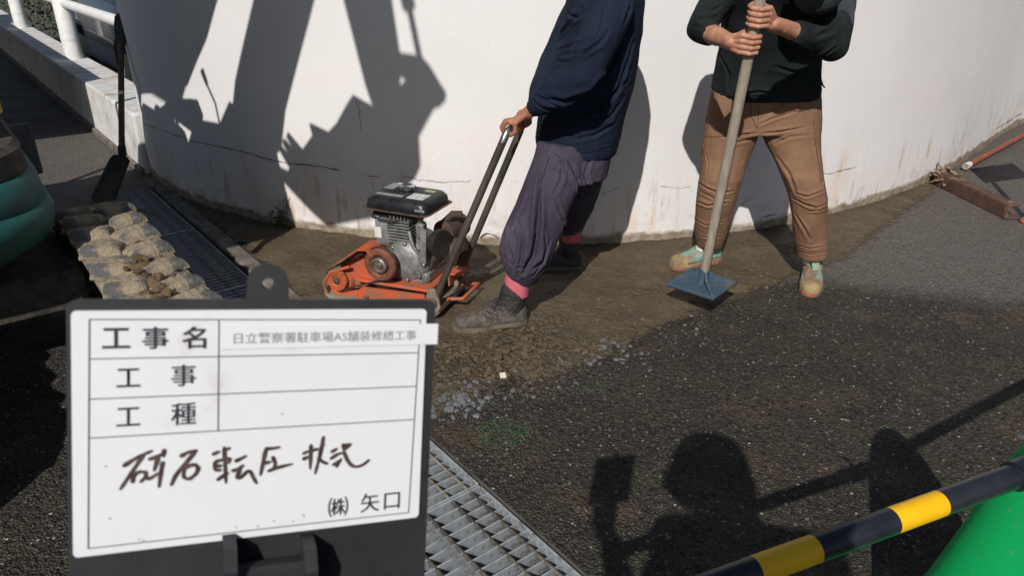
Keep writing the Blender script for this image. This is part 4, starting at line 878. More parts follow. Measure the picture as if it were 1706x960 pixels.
def boot(heel, toe, shaft, shaft_r, z0, W=.052, instep=.085, hs=1.0):
    """upper as one remeshed form from heel to toe, with a shaft to the ankle"""
    h, f, s, L = shoe_frame(heel, toe); mb = MB(); Zv = Vector((0, 0, 1))
    secs = [(.0, .66, .075), (.06, .85, .085), (.22, .92, .092), (.42, .90, instep), (.58, .98, .070), (.74, 1.05, .056), (.88, .92, .050), (.96, .62, .042), (1.0, .32, .030)]
    rings = []
    for t_, w_, hh in secs:
        c = h+f*(L*t_); c = Vector((c.x, c.y, z0+.022))
        rings.append([c+s*(W*w_*math.cos(R(a)))*(1. if a <= 180 else 1.0)+Zv*((hh*hs-.022)*max(0, math.sin(R(a)))**.75 if a <= 180 else 0) for a in (0, 20, 45, 70, 90, 110, 135, 160, 180, 225, 270, 315)])
    mb.loft(rings)
    a0 = h+f*(L*.22); a0 = Vector((a0.x, a0.y, z0+.06)); mb.chain([(a0, W*.86), (a0.lerp(shaft, .5), shaft_r*1.0), (shaft, shaft_r)], 16)
    a1 = h+f*(L*.40); a1 = Vector((a1.x, a1.y, z0+.062)); mb.cap(a1, a0.lerp(shaft, .45)+f*.012, W*.5, shaft_r*.75)
    return mb
def sole(heel, toe, z0, W=.054, th=.024):
    h, f, s, L = shoe_frame(heel, toe); mb = MB(); pr = [(-.02, .45), (.0, .68), (.1, .90), (.3, .86), (.5, .90), (.72, 1.06), (.88, .95), (.97, .66), (1.015, .30)]
    Lp = [h+f*(L*t_)+s*(W*w_) for t_, w_ in pr]+[h+f*(L*t_)-s*(W*w_) for t_, w_ in reversed(pr)]
    n = len(Lp); mb.add([Vector((p.x, p.y, z0)) for p in Lp]+[Vector((p.x, p.y, z0+th)) for p in Lp], [tuple(reversed(range(n))), tuple(range(n, 2*n))]+[(i, (i+1) % n, n+(i+1) % n, n+i) for i in range(n)])
    return mb
def G(x, y): return groundz(x, y)
Zu = Vector((0, 0, 1))
# ---------------- worker pushing the compactor
hipL, kneeL, ankL = gy(960, 215, 3.22), gy(885, 375, 3.06), gy(853, 492, 3.03)
hipR, kneeR, ankR = gy(985, 215, 3.42), gy(968, 335, 3.50), gy(942, 412, 3.66)
shL, elL = gy(1018, 18, 3.13), gy(968, 122, 2.99); shR, elR = gy(985, -10, 3.50), gy(922, 105, 3.50)
gA, gB = GRIP_A.lerp(GRIP_B, .06), GRIP_A.lerp(GRIP_B, .88)
barax = (GRIP_B-GRIP_A).normalized()
wrL = gA+Vector((.060, .0, .055)); wrR = gB+Vector((.055, .01, .060))
neck1 = gy(1012, -75, 3.34); pel1 = gy(968, 215, 3.32)
per1 = None
mb = MB()
mb.chain([(hipL.lerp(kneeL, .25), .04), (kneeL, .045), (ankL, .032)]); mb.chain([(hipR, .05), (kneeR, .04), (ankR, .024)])
mb.chain([(pel1, .055), (pel1.lerp(neck1, .5), .08), (pel1.lerp(neck1, .85), .09), (neck1, .055)]); mb.cap(hipL.lerp(hipR, .3), hipR, .04, .04)
mb.chain([(shL, .045), (elL, .038), (wrL, .026)]); mb.chain([(shR, .045), (elR, .038), (wrR, .026)]); mb.cap(shL, shR, .05, .05)
hc1 = neck1+Vector((-.07, 0, .17)); mb.cap(neck1, hc1+Vector((.01, 0, -.06)), .055, .05); head(mb, hc1, Vector((-1, -.05, -.35)), Zu)
mb.cap(ankL+Vector((.02, 0, -.03)), ankL+Vector((-.04, 0, -.10)), .028, .022); mb.cap(ankR, ankR+Vector((-.04, 0, -.08)), .028, .022)
body1 = remesh(mb, .010, 2)
hm = MB(); hand(hm, gA, -barax, Vector((.35, 0, 1)), -1, wrL, .0165); hand(hm, gB, barax, Vector((.35, 0, 1)), 1, wrR, .0165)
for wv, el in ((wrL, elL), (wrR, elR)): hm.cap(wv, wv.lerp(el, .25), .026, .030)
body1 = join_mesh(body1, remesh(hm, .0028, 3))
pb1 = Vector((.2, 3.35, 0))
per1 = obj('person', body1, M['skin'], origin=pb1, smooth=180); tag(per1, 'worker in navy sweatshirt and baggy purple trousers gripping the compactor handle', 'person')
eyes(hc1, Vector((-1, -.05, -.35)), Zu, per1)
hr_ = MB(); hr_.lathe([(.10, -.02), (.112, .0), (.112, .04), (.09, .085), (.04, .11), (.005, .115)], hc1+Vector((.012, 0, .015)), (.1, 0, 1), 20)
hr_.box(hc1+Vector((-.135, -.004, .02)), (.09, .14, .008), Matrix.Rotation(R(-12), 3, 'Y'), .003); obj('cap', hr_, M['navy'], per1, smooth=60)
# sweatshirt
mb = MB(); rings = []
for x0, x1, y, Y, hw in [(900, 1020, 256, 3.33, .165), (894, 1026, 250, 3.33, .185), (891, 1031, 230, 3.33, .188), (897, 1042, 190, 3.33, .185), (906, 1053, 150, 3.33, .185), (922, 1062, 100, 3.33, .19), (934, 1071, 50, 3.33, .20), (942, 1073, 0, 3.33, .205), (952, 1066, -45, 3.34, .19), (975, 1050, -78, 3.34, .12), (990, 1035, -95, 3.34, .07)]:
    c = gy((x0+x1)/2, y, Y); ex = gy(x1, y, Y)-c; rings.append(ringE(c, ex, Vector((0, hw, 0)), 26, .92))
mb.loft(rings)
cuffL = wrL.lerp(elL, .18)
slv = MB(); slo = Vector((0, -.03, 0)); slv.chain([(shL, .088), (shL.lerp(elL, .55)+slo, .080), (elL+slo, .074), (elL.lerp(cuffL, .45)+slo*.7, .064), (elL.lerp(cuffL, .82)+slo*.4, .055), (cuffL, .040)], 18)
cuffR = wrR.lerp(elR, .15)
mb.chain([(shR, .085), (shR.lerp(elR, .5), .078), (elR, .066), (elR.lerp(cuffR, .6), .055), (cuffR, .042)], 16)
sw = join_mesh(remesh(mb, .0065, 4), remesh(slv, .006, 3))
folds(sw, [([(925, 85), (955, 75), (985, 62)], .009, .009), ([(938, 90), (975, 88), (1000, 72), (1015, 50)], .010, .010), ([(926, 102), (950, 104), (975, 90), (1000, 68)], .009, .010), ([(945, 20), (960, 30), (975, 20)], .010, .009), ([(930, 60), (950, 40), (970, 12)], .011, .014),
    ([(900, 165), (940, 168), (985, 150), (1015, 115), (1035, 70)], .015, .016), ([(905, 205), (950, 200), (1000, 178), (1045, 130)], .014, .015), ([(925, 215), (970, 210), (1015, 195), (1040, 160)], .012, .011), ([(955, 232), (990, 225), (1025, 205)], .010, .009), ([(1010, 180), (1035, 130), (1055, 70)], .012, .012),
    ([(895, 235), (930, 243), (960, 252), (985, 252), (1020, 240)], .006, -.006), ([(966, 225), (962, 240), (957, 252)], .004, .008), ([(888, 168), (905, 180), (925, 186)], .007, .008), ([(893, 158), (915, 172), (940, 176)], .008, .007), ([(880, 165), (890, 178), (897, 190)], .006, .006), ([(1040, 40), (1050, 10), (1052, -20)], .012, .010), ([(898, 150), (912, 140), (930, 120)], .009, .009)], (.006, 8.), (.0025, 26.))
obj('sweatshirt', sw, M['navy'], per1, smooth=180)
hb = MB(); c = gy(960, 243, 3.33)
# baggy trousers
mb = MB(); rings = []
for x0, x1, y, Y, hw in [(905, 1018, 205, 3.33, .15), (900, 1022, 235, 3.33, .165), (893, 1018, 262, 3.31, .175), (890, 1010, 290, 3.30, .175)]:
    c = gy((x0+x1)/2, y, Y); rings.append(ringE(c, gy(x1, y, Y)-c, Vector((0, hw, 0)), 24, .95))
mb.loft(rings)
def leg(rows, n=20):
    rg = []
    for x0, x1, y, Y, hw in rows:
        c = gy((x0+x1)/2, y, Y); rg.append(ringE(c, gy(x1, y, Y)-c, Vector((0, hw, 0)), n))
    mb.loft(rg)
leg([(897, 985, 235, 3.23, .09), (886, 975, 270, 3.19, .11), (870, 965, 310, 3.14, .115), (853, 950, 350, 3.09, .105), (835, 936, 390, 3.06, .10), (830, 926, 415, 3.04, .098), (835, 916, 440, 3.03, .09), (843, 905, 456, 3.03, .078), (849, 896, 466, 3.03, .062), (853, 888, 472, 3.03, .05)])
leg([(945, 1020, 235, 3.43, .09), (940, 1012, 275, 3.45, .11), (930, 1002, 310, 3.49, .115), (925, 990, 345, 3.54, .11), (925, 976, 372, 3.60, .09), (932, 969, 386, 3.64, .06), (936, 966, 394, 3.65, .05)])
tr = remesh(mb, .006, 4)
folds(tr, [([(913, 243), (902, 275), (900, 300), (897, 340)], .008, .012), ([(900, 300), (897, 350), (895, 390), (888, 425), (872, 455)], .014, .032), ([(925, 255), (938, 270), (935, 300), (918, 330)], .010, .010), ([(905, 290), (930, 280), (940, 262)], .008, .008), ([(862, 365), (872, 400), (868, 435), (862, 462)], .009, .016), ([(905, 380), (908, 410), (900, 440), (888, 460)], .008, .014), ([(850, 370), (846, 400), (850, 440)], .007, .009), ([(845, 395), (852, 425), (858, 455)], .009, .010), ([(885, 450), (905, 430), (915, 400)], .011, .014), ([(925, 330), (940, 370), (935, 400)], .010, .010), ([(950, 270), (965, 300), (960, 340)], .012, .010), ([(985, 255), (975, 290), (985, 330)], .011, .010), ([(840, 430), (860, 446), (885, 444)], .007, .008), ([(945, 375), (957, 380), (968, 374)], .006, .006), ([(880, 320), (870, 350), (858, 375)], .012, .008)], (.007, 7.), (.003, 22.))
obj('trousers', tr, M['purple'], per1, smooth=180)
for nm, a, b, r_ in (('sock', gy(866, 450, 3.03), gy(859, 490, 3.03), .058), ('sock', gy(957, 370, 3.60), gy(950, 400, 3.65), .053)):
    k_ = MB(); d = b-a
    k_.loft([ringE(a.lerp(b, f), Vector((r_*(1+.03*math.sin(f*20)), 0, 0)), Vector((0, r_, 0)), 24) for f in (0, .2, .4, .6, .8, 1)]); obj(nm, k_, M['sock'], per1, smooth=60)
hL, tL = gz(874, 541), gz(752, 557); z0 = max(G(hL.x, hL.y), G(tL.x, tL.y)) - .002
shaftL = gy(857, 484, 3.03)
bo_ = remesh(boot(hL+Vector((0, .02, 0)), tL+Vector((0.01, .03, 0)), shaftL, .062, z0, .062, .10, 1.25), .0042, 3)
folds(bo_, [([(800, 520), (808, 535), (815, 545)], .004, .005), ([(790, 525), (795, 540)], .003, .003), ([(835, 530), (850, 520), (862, 505)], .004, .006), ([(838, 540), (850, 530), (868, 520)], .003, .004), ([(842, 500), (860, 503), (872, 498)], .004, .004), ([(815, 518), (830, 530), (836, 548)], .004, .004)], (.0018, 30.))
b1 = obj('boot', bo_, M['boot'], per1, smooth=180)
obj('sole', sole(hL+Vector((0, .02, 0)), tL+Vector((.01, .03, 0)), z0, .063, .022), M['sole'], b1)
lace_pts = [(846, 486), (838, 492), (845, 498), (833, 503), (840, 510), (826, 513), (832, 521), (816, 521), (822, 530), (808, 527)]
bv = BVHTree.FromPolygons([v.co+b1.location+per1.location for v in b1.data.vertices], [tuple(p.vertices) for p in b1.data.polygons])
def on(x, y, o=.003):
    h = bv.ray_cast(CC, ray(x, y).normalized()); return None if h[0] is None else h[0]+h[1]*o
for a, b in [((828, 498), (848, 500)), ((824, 505), (844, 509)), ((818, 512), (838, 518)), ((811, 519), (830, 526)), ((804, 524), (820, 533)), ((830, 490), (850, 492)), ((826, 503), (836, 514)), ((820, 510), (829, 522)), ((812, 518), (822, 530)), ((832, 495), (822, 520)), ((836, 488), (826, 512))]:
    P = [on(a[0]+(b[0]-a[0])*k/5, a[1]+(b[1]-a[1])*k/5) for k in range(6)]; P = [p for p in P if p]
    if len(P) > 2: l_ = MB(); l_.tube(P, .0026, 6); obj('lace', l_, M['lace'], b1, smooth=60)
hR, tR = gz(974, 452), gz(868, 452); z0 = G(hR.x, hR.y)-.002
bo_ = remesh(boot(hR+Vector((-.02, .03, 0)), tR+Vector((0, .02, 0)), gy(950, 390, 3.65), .056, z0, .056, .09, 1.2), .005, 3); folds(bo_, [([(935, 415), (955, 420), (968, 415)], .005, .005)], (.002, 30.))
b2 = obj('boot', bo_, M['boot_dark'], per1, smooth=180); obj('sole', sole(hR+Vector((-.02, .03, 0)), tR+Vector((0, .02, 0)), z0, .055, .024), M['sole'], b2)
def seam(o, root, px, m_, wd=.0035, name='seam'):
    base = root_of(o); bvh = BVHTree.FromPolygons([v.co+base for v in o.data.vertices], [tuple(p.vertices) for p in o.data.polygons]); pts = []
    for a, b in zip(px, px[1:]):
        n_ = max(3, int(math.hypot(b[0]-a[0], b[1]-a[1])/4))
        for k in range(n_+1):
            h = bvh.ray_cast(CC, ray(a[0]+(b[0]-a[0])*k/n_, a[1]+(b[1]-a[1])*k/n_).normalized())
            if h[0] is not None: pts.append((h[0]+h[1]*.0012, h[1]))
    if len(pts) < 3: return
    vs, fs = [], []
    for i, (p, nn) in enumerate(pts):
        tq = (pts[min(i+1, len(pts)-1)][0]-pts[max(i-1, 0)][0]).normalized(); sd_ = tq.cross(nn).normalized()*wd/2
        vs += [p+sd_, p+nn*.0015, p-sd_]
        if i: fs += [(3*i-3, 3*i-2, 3*i+1, 3*i), (3*i-2, 3*i-1, 3*i+2, 3*i+1)]
    q = MB(); q.add(vs, fs); obj(name, q, m_, o)
M['navy_dark'] = mat('navy_seam', (.004, .006, .012), None, rough=.95); M['purple_dark'] = mat('purple_seam', (.018, .014, .022), None, rough=.95); M['tan_dark'] = mat('tan_seam', (.085, .044, .026), None, rough=.95)
shirt1, trou1 = [c for c in per1.children if c.name.startswith('sweatshirt')][0], [c for c in per1.children if c.name.startswith('trousers')][0]
for P in ([(896, 236), (930, 243), (960, 248), (990, 249), (1022, 240)], [(968, 222), (963, 238), (958, 252)], [(884, 170), (888, 182), (895, 196)], [(1005, 10), (1000, 40), (990, 65)]): seam(shirt1, per1, P, M['navy_dark'])
for P in ([(925, 256), (938, 268), (942, 290)], [(915, 262), (903, 300), (893, 350), (885, 400)], [(940, 262), (960, 300), (950, 350)]): seam(trou1, per1, P, M['purple_dark'])
# ---------------- hand tamper
PLT = Vector((.883, 3.167, .154)); 
GT = gy(1272, -30, 2.92); ax = (GT-PLT).normalized()
mb = MB(); mb.tube([PLT+ax*.045, PLT+ax*.5, GT+ax*.03], [.0205, .021, .0205], 18); tam = empty('hand_tamper', PLT); tag(tam, 'hand tamper with blue steel plate and long weathered wooden handle', 'hand tamper'); obj('handle', mb, M['wood'], tam, smooth=60)
pn = (Zu*.88+ax*.12).normalized(); e1 = (gz(1228, 467, .154)-gz(1113, 470, .154)); e1 = (e1-pn*e1.dot(pn)).normalized(); e2 = pn.cross(e1)
hd = .168
def pp(a, b, c): return PLT+e1*a+e2*b+pn*c
mb = MB(); rimr = [(hd, 0), (hd*.93, hd*.07), (hd*.07, hd*.93), (0, hd), (-hd*.07, hd*.93), (-hd*.93, hd*.07), (-hd, 0), (-hd*.93, -hd*.07), (-hd*.07, -hd*.93), (0, -hd), (hd*.07, -hd*.93), (hd*.93, -hd*.07)]
mb.loft([[pp(a, b, -.012) for a, b in rimr], [pp(a*1.01, b*1.01, -.008) for a, b in rimr], [pp(a*1.01, b*1.01, -.001) for a, b in rimr], [pp(a*.97, b*.97, .002) for a, b in rimr]]); tp = obj('plate', mb, M['tamper_blue'], tam)
mb = MB(); mb.lathe([(.030, .0), (.027, .03), (.0255, .075), (.0225, .077)], PLT, (ax+pn).normalized(), 20); obj('socket', mb, M['tamper_blue'], tam, smooth=40)
for a0 in (0, 90, 180, 270):
    d_ = e1*math.cos(R(a0))+e2*math.sin(R(a0)); q_ = pn.cross(d_); mb = MB()
    mb.prism([(.02, .001), (.150, .001), (.145, .006), (.10, .014), (.06, .030), (.035, .055), (.024, .066)], PLT, d_, pn, q_, -.0045, .0045); obj('rib', mb, M['tamper_blue'], tam)
# ---------------- worker with the tamper
def onax(px, py):      # point of the tamper handle nearest to a pixel ray
    d = ray(px, py).normalized(); w0 = CC-PLT; b_ = d.dot(ax); tq = (ax.dot(w0)-b_*d.dot(w0))/(1-b_*b_); return PLT+ax*tq
gR_, gL_ = onax(1241, 70), onax(1258, 25)
hipR2, kneeR2, ankR2 = gy(1215, 200, 3.6), gy(1192, 312, 3.58), gy(1174, 410, 3.72)
hipL2, kneeL2, ankL2 = gy(1312, 200, 3.6), gy(1345, 310, 3.48), gy(1352, 428, 3.54)
pel2 = gy(1263, 190, 3.6); neck2 = gy(1315, -50, 3.28)
shR2, elR2 = gy(1208, -22, 3.42), gy(1166, 48, 3.27); shL2, elL2 = gy(1400, -30, 3.38), gy(1388, 76, 3.22)
wrR2 = gR_+Vector((-.066, .030, .0)); wrL2 = gL_+Vector((.070, .018, -.030))
mb = MB(); mb.chain([(hipR2, .05), (kneeR2, .045), (ankR2, .03)]); mb.chain([(hipL2, .05), (kneeL2, .045), (ankL2, .03)]); mb.cap(hipR2, hipL2, .05, .05)
mb.chain([(pel2, .055), (pel2.lerp(neck2, .5)+Vector((0, .06, 0)), .06), (pel2.lerp(neck2, .85)+Vector((0, .08, 0)), .06), (neck2+Vector((0, .03, 0)), .05)]); mb.cap(shR2, shL2, .045, .045)
mb.chain([(shR2, .045), (elR2, .044), (elR2.lerp(wrR2, .45), .038), (wrR2, .029)], 16); mb.chain([(shL2, .045), (elL2, .043), (elL2.lerp(wrL2, .5), .037), (wrL2, .029)], 16)
hc2 = gy(1362, -98, 3.10); f2 = Vector((-.25, -.75, -.65)); u2 = Vector((-.1, -.6, .8)); mb.cap(neck2, hc2-f2.normalized()*.03, .055, .05); head(mb, hc2, f2, u2)
mb.cap(ankR2, ankR2+Vector((-.03, -.01, -.06)), .028, .02); mb.cap(ankL2, ankL2+Vector((0, -.03, -.06)), .028, .02)
body2 = remesh(mb, .009, 2)
hm = MB(); hand(hm, gR_, ax, Vector((-1, .25, 0)), 1, wrR2, .021); hand(hm, gL_, ax, Vector((1, .12, 0)), -1, wrL2, .021)
hm.cap(wrR2, wrR2.lerp(elR2, .45), .026, .038, 16); hm.cap(wrL2, wrL2.lerp(elL2, .4), .026, .036, 16)
body2 = join_mesh(body2, remesh(hm, .0026, 3))
per2 = obj('person', body2, M['skin2'], origin=(1.25, 3.6, 0), smooth=180); tag(per2, 'worker in black sweater and tan trousers holding the tamper with both fists', 'person')
eyes(hc2, f2, u2, per2)
mb = MB(); fn = f2.normalized(); un = (u2-fn*u2.dot(fn)).normalized(); sn_ = fn.cross(un)
mb.lathe([(.102, -.01), (.112, .01), (.112, .045), (.09, .085), (.04, .11), (.005, .115)], hc2+un*.02-fn*.01, un, 22)
mb.prism([(-.075, .09), (.075, .09), (.082, .13), (.06, .175), (.0, .195), (-.06, .175), (-.082, .13)], hc2+un*.025, sn_, fn, un, -.004, .004); obj('cap', mb, M['cap'], per2, smooth=60)
mb = MB(); q0 = hc2-fn*.06-un*.02
mb.loft([[q0+sn_*(-.07), q0+sn_*.12, q0+sn_*.12+Vector((.006, .006, 0)), q0+sn_*(-.07)+Vector((.006, .006, 0))], [gy(1392, 5, 3.24), gy(1426, -5, 3.24), gy(1426, -5, 3.248), gy(1392, 5, 3.248)], [gy(1396, 42, 3.22), gy(1423, 39, 3.22), gy(1423, 39, 3.228), gy(1396, 42, 3.228)]]); obj('neck_flap', mb, M['flap'], per2)
mb = MB(); mb.ball(gy(1364, -14, 3.16), (.098, .07, .085), 20); obj('collar', mb, M['cap'], per2, smooth=60)
# trousers
mb = MB(); rings = []
for x0, x1, y, Y, hw in [(1190, 1364, 140, 3.60, .115), (1183, 1366, 165, 3.60, .125), (1177, 1368, 195, 3.60, .130), (1174, 1367, 218, 3.60, .125)]:
    c = gy((x0+x1)/2, y, Y); rings.append(ringE(c, gy(x1, y, Y)-c, Vector((0, hw, 0)), 30, .85))
mb.loft(rings)
leg([(1176, 1266, 195, 3.60, .11), (1173, 1262, 225, 3.60, .115), (1170, 1248, 258, 3.60, .108), (1165, 1237, 295, 3.58, .10), (1160, 1225, 335, 3.60, .092), (1158, 1215, 370, 3.64, .085), (1158, 1208, 398, 3.68, .078), (1160, 1204, 408, 3.69, .07)])
leg([(1264, 1367, 195, 3.60, .11), (1268, 1366, 225, 3.58, .115), (1286, 1366, 258, 3.54, .108), (1300, 1370, 290, 3.49, .10), (1314, 1377, 325, 3.48, .094), (1320, 1378, 360, 3.49, .086), (1323, 1378, 400, 3.51, .080), (1326, 1378, 422, 3.52, .076), (1328, 1376, 428, 3.52, .07)])
tr = remesh(mb, .006, 3)
folds(tr, [([(1262, 165), (1263, 190), (1264, 208), (1260, 222)], .005, .007), ([(1264, 208), (1290, 196), (1325, 186)], .007, .009), ([(1270, 222), (1300, 219), (1340, 212)], .007, .010), ([(1262, 222), (1235, 224), (1205, 228)], .008, .010), ([(1278, 190), (1300, 178), (1318, 168)], .006, .007), ([(1290, 240), (1315, 228), (1350, 224)], .008, .008), ([(1250, 232), (1230, 236), (1210, 240)], .007, .008),
    ([(1160, 303), (1180, 314), (1200, 322), (1222, 318)], .008, .011), ([(1158, 335), (1180, 342), (1212, 338)], .008, .011), ([(1165, 318), (1190, 330), (1218, 332)], .007, .009), ([(1158, 365), (1175, 375), (1205, 370)], .007, .007), ([(1165, 392), (1185, 397), (1204, 393)], .006, .006), ([(1172, 235), (1180, 270), (1178, 300)], .006, .006), ([(1162, 388), (1176, 402), (1200, 404)], .006, .006),
    ([(1320, 330), (1340, 340), (1360, 346), (1376, 340)], .008, .011), ([(1325, 322), (1345, 328), (1372, 318)], .007, .010), ([(1345, 350), (1362, 350), (1378, 345)], .007, .010), ([(1362, 292), (1370, 305), (1366, 320)], .007, .008), ([(1325, 355), (1340, 380), (1350, 400)], .009, .008), ([(1330, 408), (1350, 414), (1376, 410)], .006, .007), ([(1328, 418), (1352, 424), (1375, 419)], .005, .005), ([(1295, 262), (1315, 290), (1325, 320)], .011, .007), ([(1355, 230), (1362, 250), (1364, 270)], .006, .006)], (.005, 8.), (.002, 24.))
tro = obj('trousers', tr, M['tan'], per2, smooth=180)
for P in ([(1263, 168), (1264, 190), (1262, 212)], [(1250, 168), (1252, 195), (1262, 214)], [(1300, 170), (1318, 182), (1340, 186)], [(1355, 200), (1360, 250), (1368, 300)], [(1172, 226), (1190, 228), (1204, 226)], [(1172, 226), (1170, 270), (1166, 288)], [(1328, 416), (1350, 421), (1376, 417)], [(1160, 398), (1180, 402), (1204, 399)]): seam(tro, per2, P, M['tan_dark'])
# sweater
mb = MB(); rings = []
for x0, x1, y, Y, hw in [(1192, 1362, 163, 3.60, .13), (1186, 1366, 146, 3.60, .145), (1192, 1366, 115, 3.58, .15), (1200, 1368, 75, 3.53, .15), (1202, 1385, 25, 3.46, .15), (1202, 1405, -20, 3.38, .14), (1225, 1390, -55, 3.32, .11), (1270, 1350, -75, 3.28, .07)]:
    c = gy((x0+x1)/2, y, Y); rings.append(ringE(c, gy(x1, y, Y)-c, Vector((0, hw, 0)), 30, .85))
mb.loft(rings); mb.chain([(neck2, .09), (neck2.lerp(hc2, .6), .078)], 14)
slR = elR2.lerp(wrR2, .30); slL = elL2.lerp(wrL2, .62)
mb.chain([(shR2, .080), (shR2.lerp(elR2, .5), .068), (elR2, .057), (slR, .050)], 18); mb.chain([(shL2, .084), (shL2.lerp(elL2, .5), .070), (elL2, .063), (elL2.lerp(slL, .5), .055), (slL, .047)], 18)
sw = remesh(mb, .0065, 3)
folds(sw, [([(1155, 28), (1170, 34), (1195, 28)], .008, .010), ([(1153, 42), (1170, 46), (1195, 42)], .007, .008), ([(1165, 10), (1185, 18), (1202, 10)], .009, .010), ([(1200, 90), (1215, 120), (1212, 150)], .010, .008), ([(1230, 160), (1262, 152), (1300, 158)], .009, .008), ([(1360, 60), (1385, 50), (1405, 30)], .012, .012), ([(1345, 95), (1370, 92), (1395, 78)], .011, .010), ([(1320, 70), (1345, 85), (1365, 100)], .010, .008), ([(1192, 156), (1262, 163), (1362, 156)], .006, -.005), ([(1290, 110), (1325, 120), (1355, 118)], .012, .008), ([(1330, 150), (1345, 140), (1362, 130)], .009, .008)], (.006, 8.), (.0025, 24.))
obj('sweater', sw, M['sweater'], per2, smooth=180)
mb = MB(); mb.tube([gy(1358, 118, 3.50), gy(1366, 128, 3.49), gy(1370, 140, 3.49), gy(1374, 146, 3.49)], [.006, .005, .004, .003], 6); obj('drawcord', mb, M['sweater'], per2)
# trainers
def trainer(heel, toe, shaft, dirtside):
    z0 = max(G(heel.x, heel.y), G(toe.x, toe.y))-.002
    me = remesh(boot(heel, toe, shaft, .050, z0+.012, .053, .100), .0042, 3); folds(me, [], (.0015, 40.))
    sh_ = obj('trainer', me, M['mint'], per2, smooth=180)
    h, f, s, L = shoe_frame(heel, toe)
    s_ = sole(heel, toe, z0, .054, .016); obj('red_sole', s_, M['red_sole'], sh_)
    mid = sole(heel, toe, z0+.016, .0535, .014); obj('midsole', mid, M['sand'], sh_)
    # muddy toe cap
    tc_ = MB(); rings = []
    for t_, w_, hh in [(.80, 1.08, .058), (.86, 1.04, .055), (.92, .88, .052), (.97, .64, .046), (1.01, .36, .032)]:
        c = h+f*(L*t_); c = Vector((c.x, c.y, z0+.03)); rings.append([c+s*(.0515*w_*math.cos(R(a)))+Zu*((hh-.014)*max(0, math.sin(R(a)))**.75) for a in range(0, 181, 15)])
    tc_.loft(rings, True, False); obj('toe_cap', tc_, M['sand'], sh_, smooth=60)
    bvh = BVHTree.FromPolygons([v.co+sh_.location+per2.location for v in sh_.data.vertices], [tuple(p.vertices) for p in sh_.data.polygons])
    def patch(name, px, m_, o=.0035):
        P = []
        for q in px:
            hq = bvh.ray_cast(CC, ray(*q).normalized())
            if hq[0] is None: continue
            P.append(hq[0]+hq[1]*o)
        if len(P) < 3: return
        nn = (P[1]-P[0]).cross(P[-1]-P[0]).normalized(); nn = nn if nn.dot(CC-P[0]) > 0 else -nn
        b_ = MB(); n_ = len(P); b_.add([p+nn*.003 for p in P]+[p-nn*.004 for p in P], [tuple(range(n_)), tuple(reversed(range(n_, 2*n_)))]+[(i, (i+1) % n_, n_+(i+1) % n_, n_+i) for i in range(n_)]); obj(name, b_, m_, sh_)
    return sh_, patch
hh_, tt_ = gz(1356, 452), gz(1350, 497)
shl, patch = trainer(hh_+Vector((0, .03, 0)), tt_+Vector((.0, .012, 0)), gy(1353, 428, 3.53), 0)
patch('strap', [(1352, 427), (1364, 427), (1363, 453), (1353, 452)], M['mint'], .006); patch('tongue', [(1340, 445), (1350, 443), (1361, 456), (1356, 466), (1341, 464)], M['brown_tongue']); patch('white_patch', [(1338, 427), (1349, 427), (1348, 440), (1340, 438)], M['whitep'], .005); patch('pull_tab', [(1367, 430), (1373, 431), (1372, 447), (1367, 446)], M['sand'])
hh_, tt_ = gz(1196, 441), gz(1117, 457)
shr, patch = trainer(hh_+Vector((0, .03, 0)), tt_+Vector((.01, .03, 0)), gy(1176, 410, 3.71), 0)
patch('white_patch', [(1163, 405), (1171, 407), (1169, 420), (1161, 417)], M['whitep'], .005); patch('strap', [(1152, 412), (1162, 414), (1158, 432), (1147, 428)], M['mint'], .005)
# ---------------- shovel leaning on the wall corner
sb0 = gz(172, 347); stp = gy(201, 36, 5.40); neckp = gy(203, 258, 4.93)
shv = empty('shovel', sb0); tag(shv, 'dark worn square shovel leaning on the wall corner', 'shovel')
axs = (stp-neckp).normalized()
mb = MB(); mb.tube([neckp-axs*.05, neckp+axs*.1, stp-axs*.16], [.021, .0195, .0195], 12); obj('shaft', mb, M['shovel_wood'], shv, smooth=60)
mb = MB(); mb.tube([stp-axs*.20, stp-axs*.14, stp-axs*.02, stp+axs*.04, stp+axs*.06], [.022, .036, .043, .038, .02], 14, flat=.6); obj('grip', mb, M['shovel_dark'], shv, smooth=60)
bc = [(185, 258), (212, 262), (219, 272), (190, 343), (178, 347), (153, 336), (153, 326), (183, 268)]
bl0 = gz(172, 345, .0); dn = (neckp-sb0).normalized(); sd = dn.cross(Vector((.35, -.9, .3))).normalized(); nb = sd.cross(dn).normalized()
mb = MB(); pl = neckp
def onpl(x, y):
    d = ray(x, y); return CC+d*((pl-CC).dot(nb)/d.dot(nb))
P = [gy(190, 258, 4.93), gy(210, 260, 4.93), gy(216, 267, 4.92), gz(188, 342, .02), gz(181, 347, .01), gz(154, 334, .01), gz(154, 326, .03), gy(184, 264, 4.92)]; nb = (P[3]-P[0]).cross(P[5]-P[0]).normalized()
nb_ = nb if nb.dot(CC-pl) > 0 else -nb
n = len(P); mb.add([p+nb_*.006 for p in P]+[p-nb_*.004 for p in P], [tuple(range(n)), tuple(reversed(range(n, 2*n)))]+[(i, (i+1) % n, n+(i+1) % n, n+i) for i in range(n)]); bls = obj('blade', mb, M['shovel_dark'], shv)
mb = MB(); mb.tube([neckp+axs*.06, neckp-axs*.06, onpl(195, 285)+nb_*.012], [.025, .023, .006], 10); obj('socket', mb, M['shovel_dark'], shv, smooth=60)
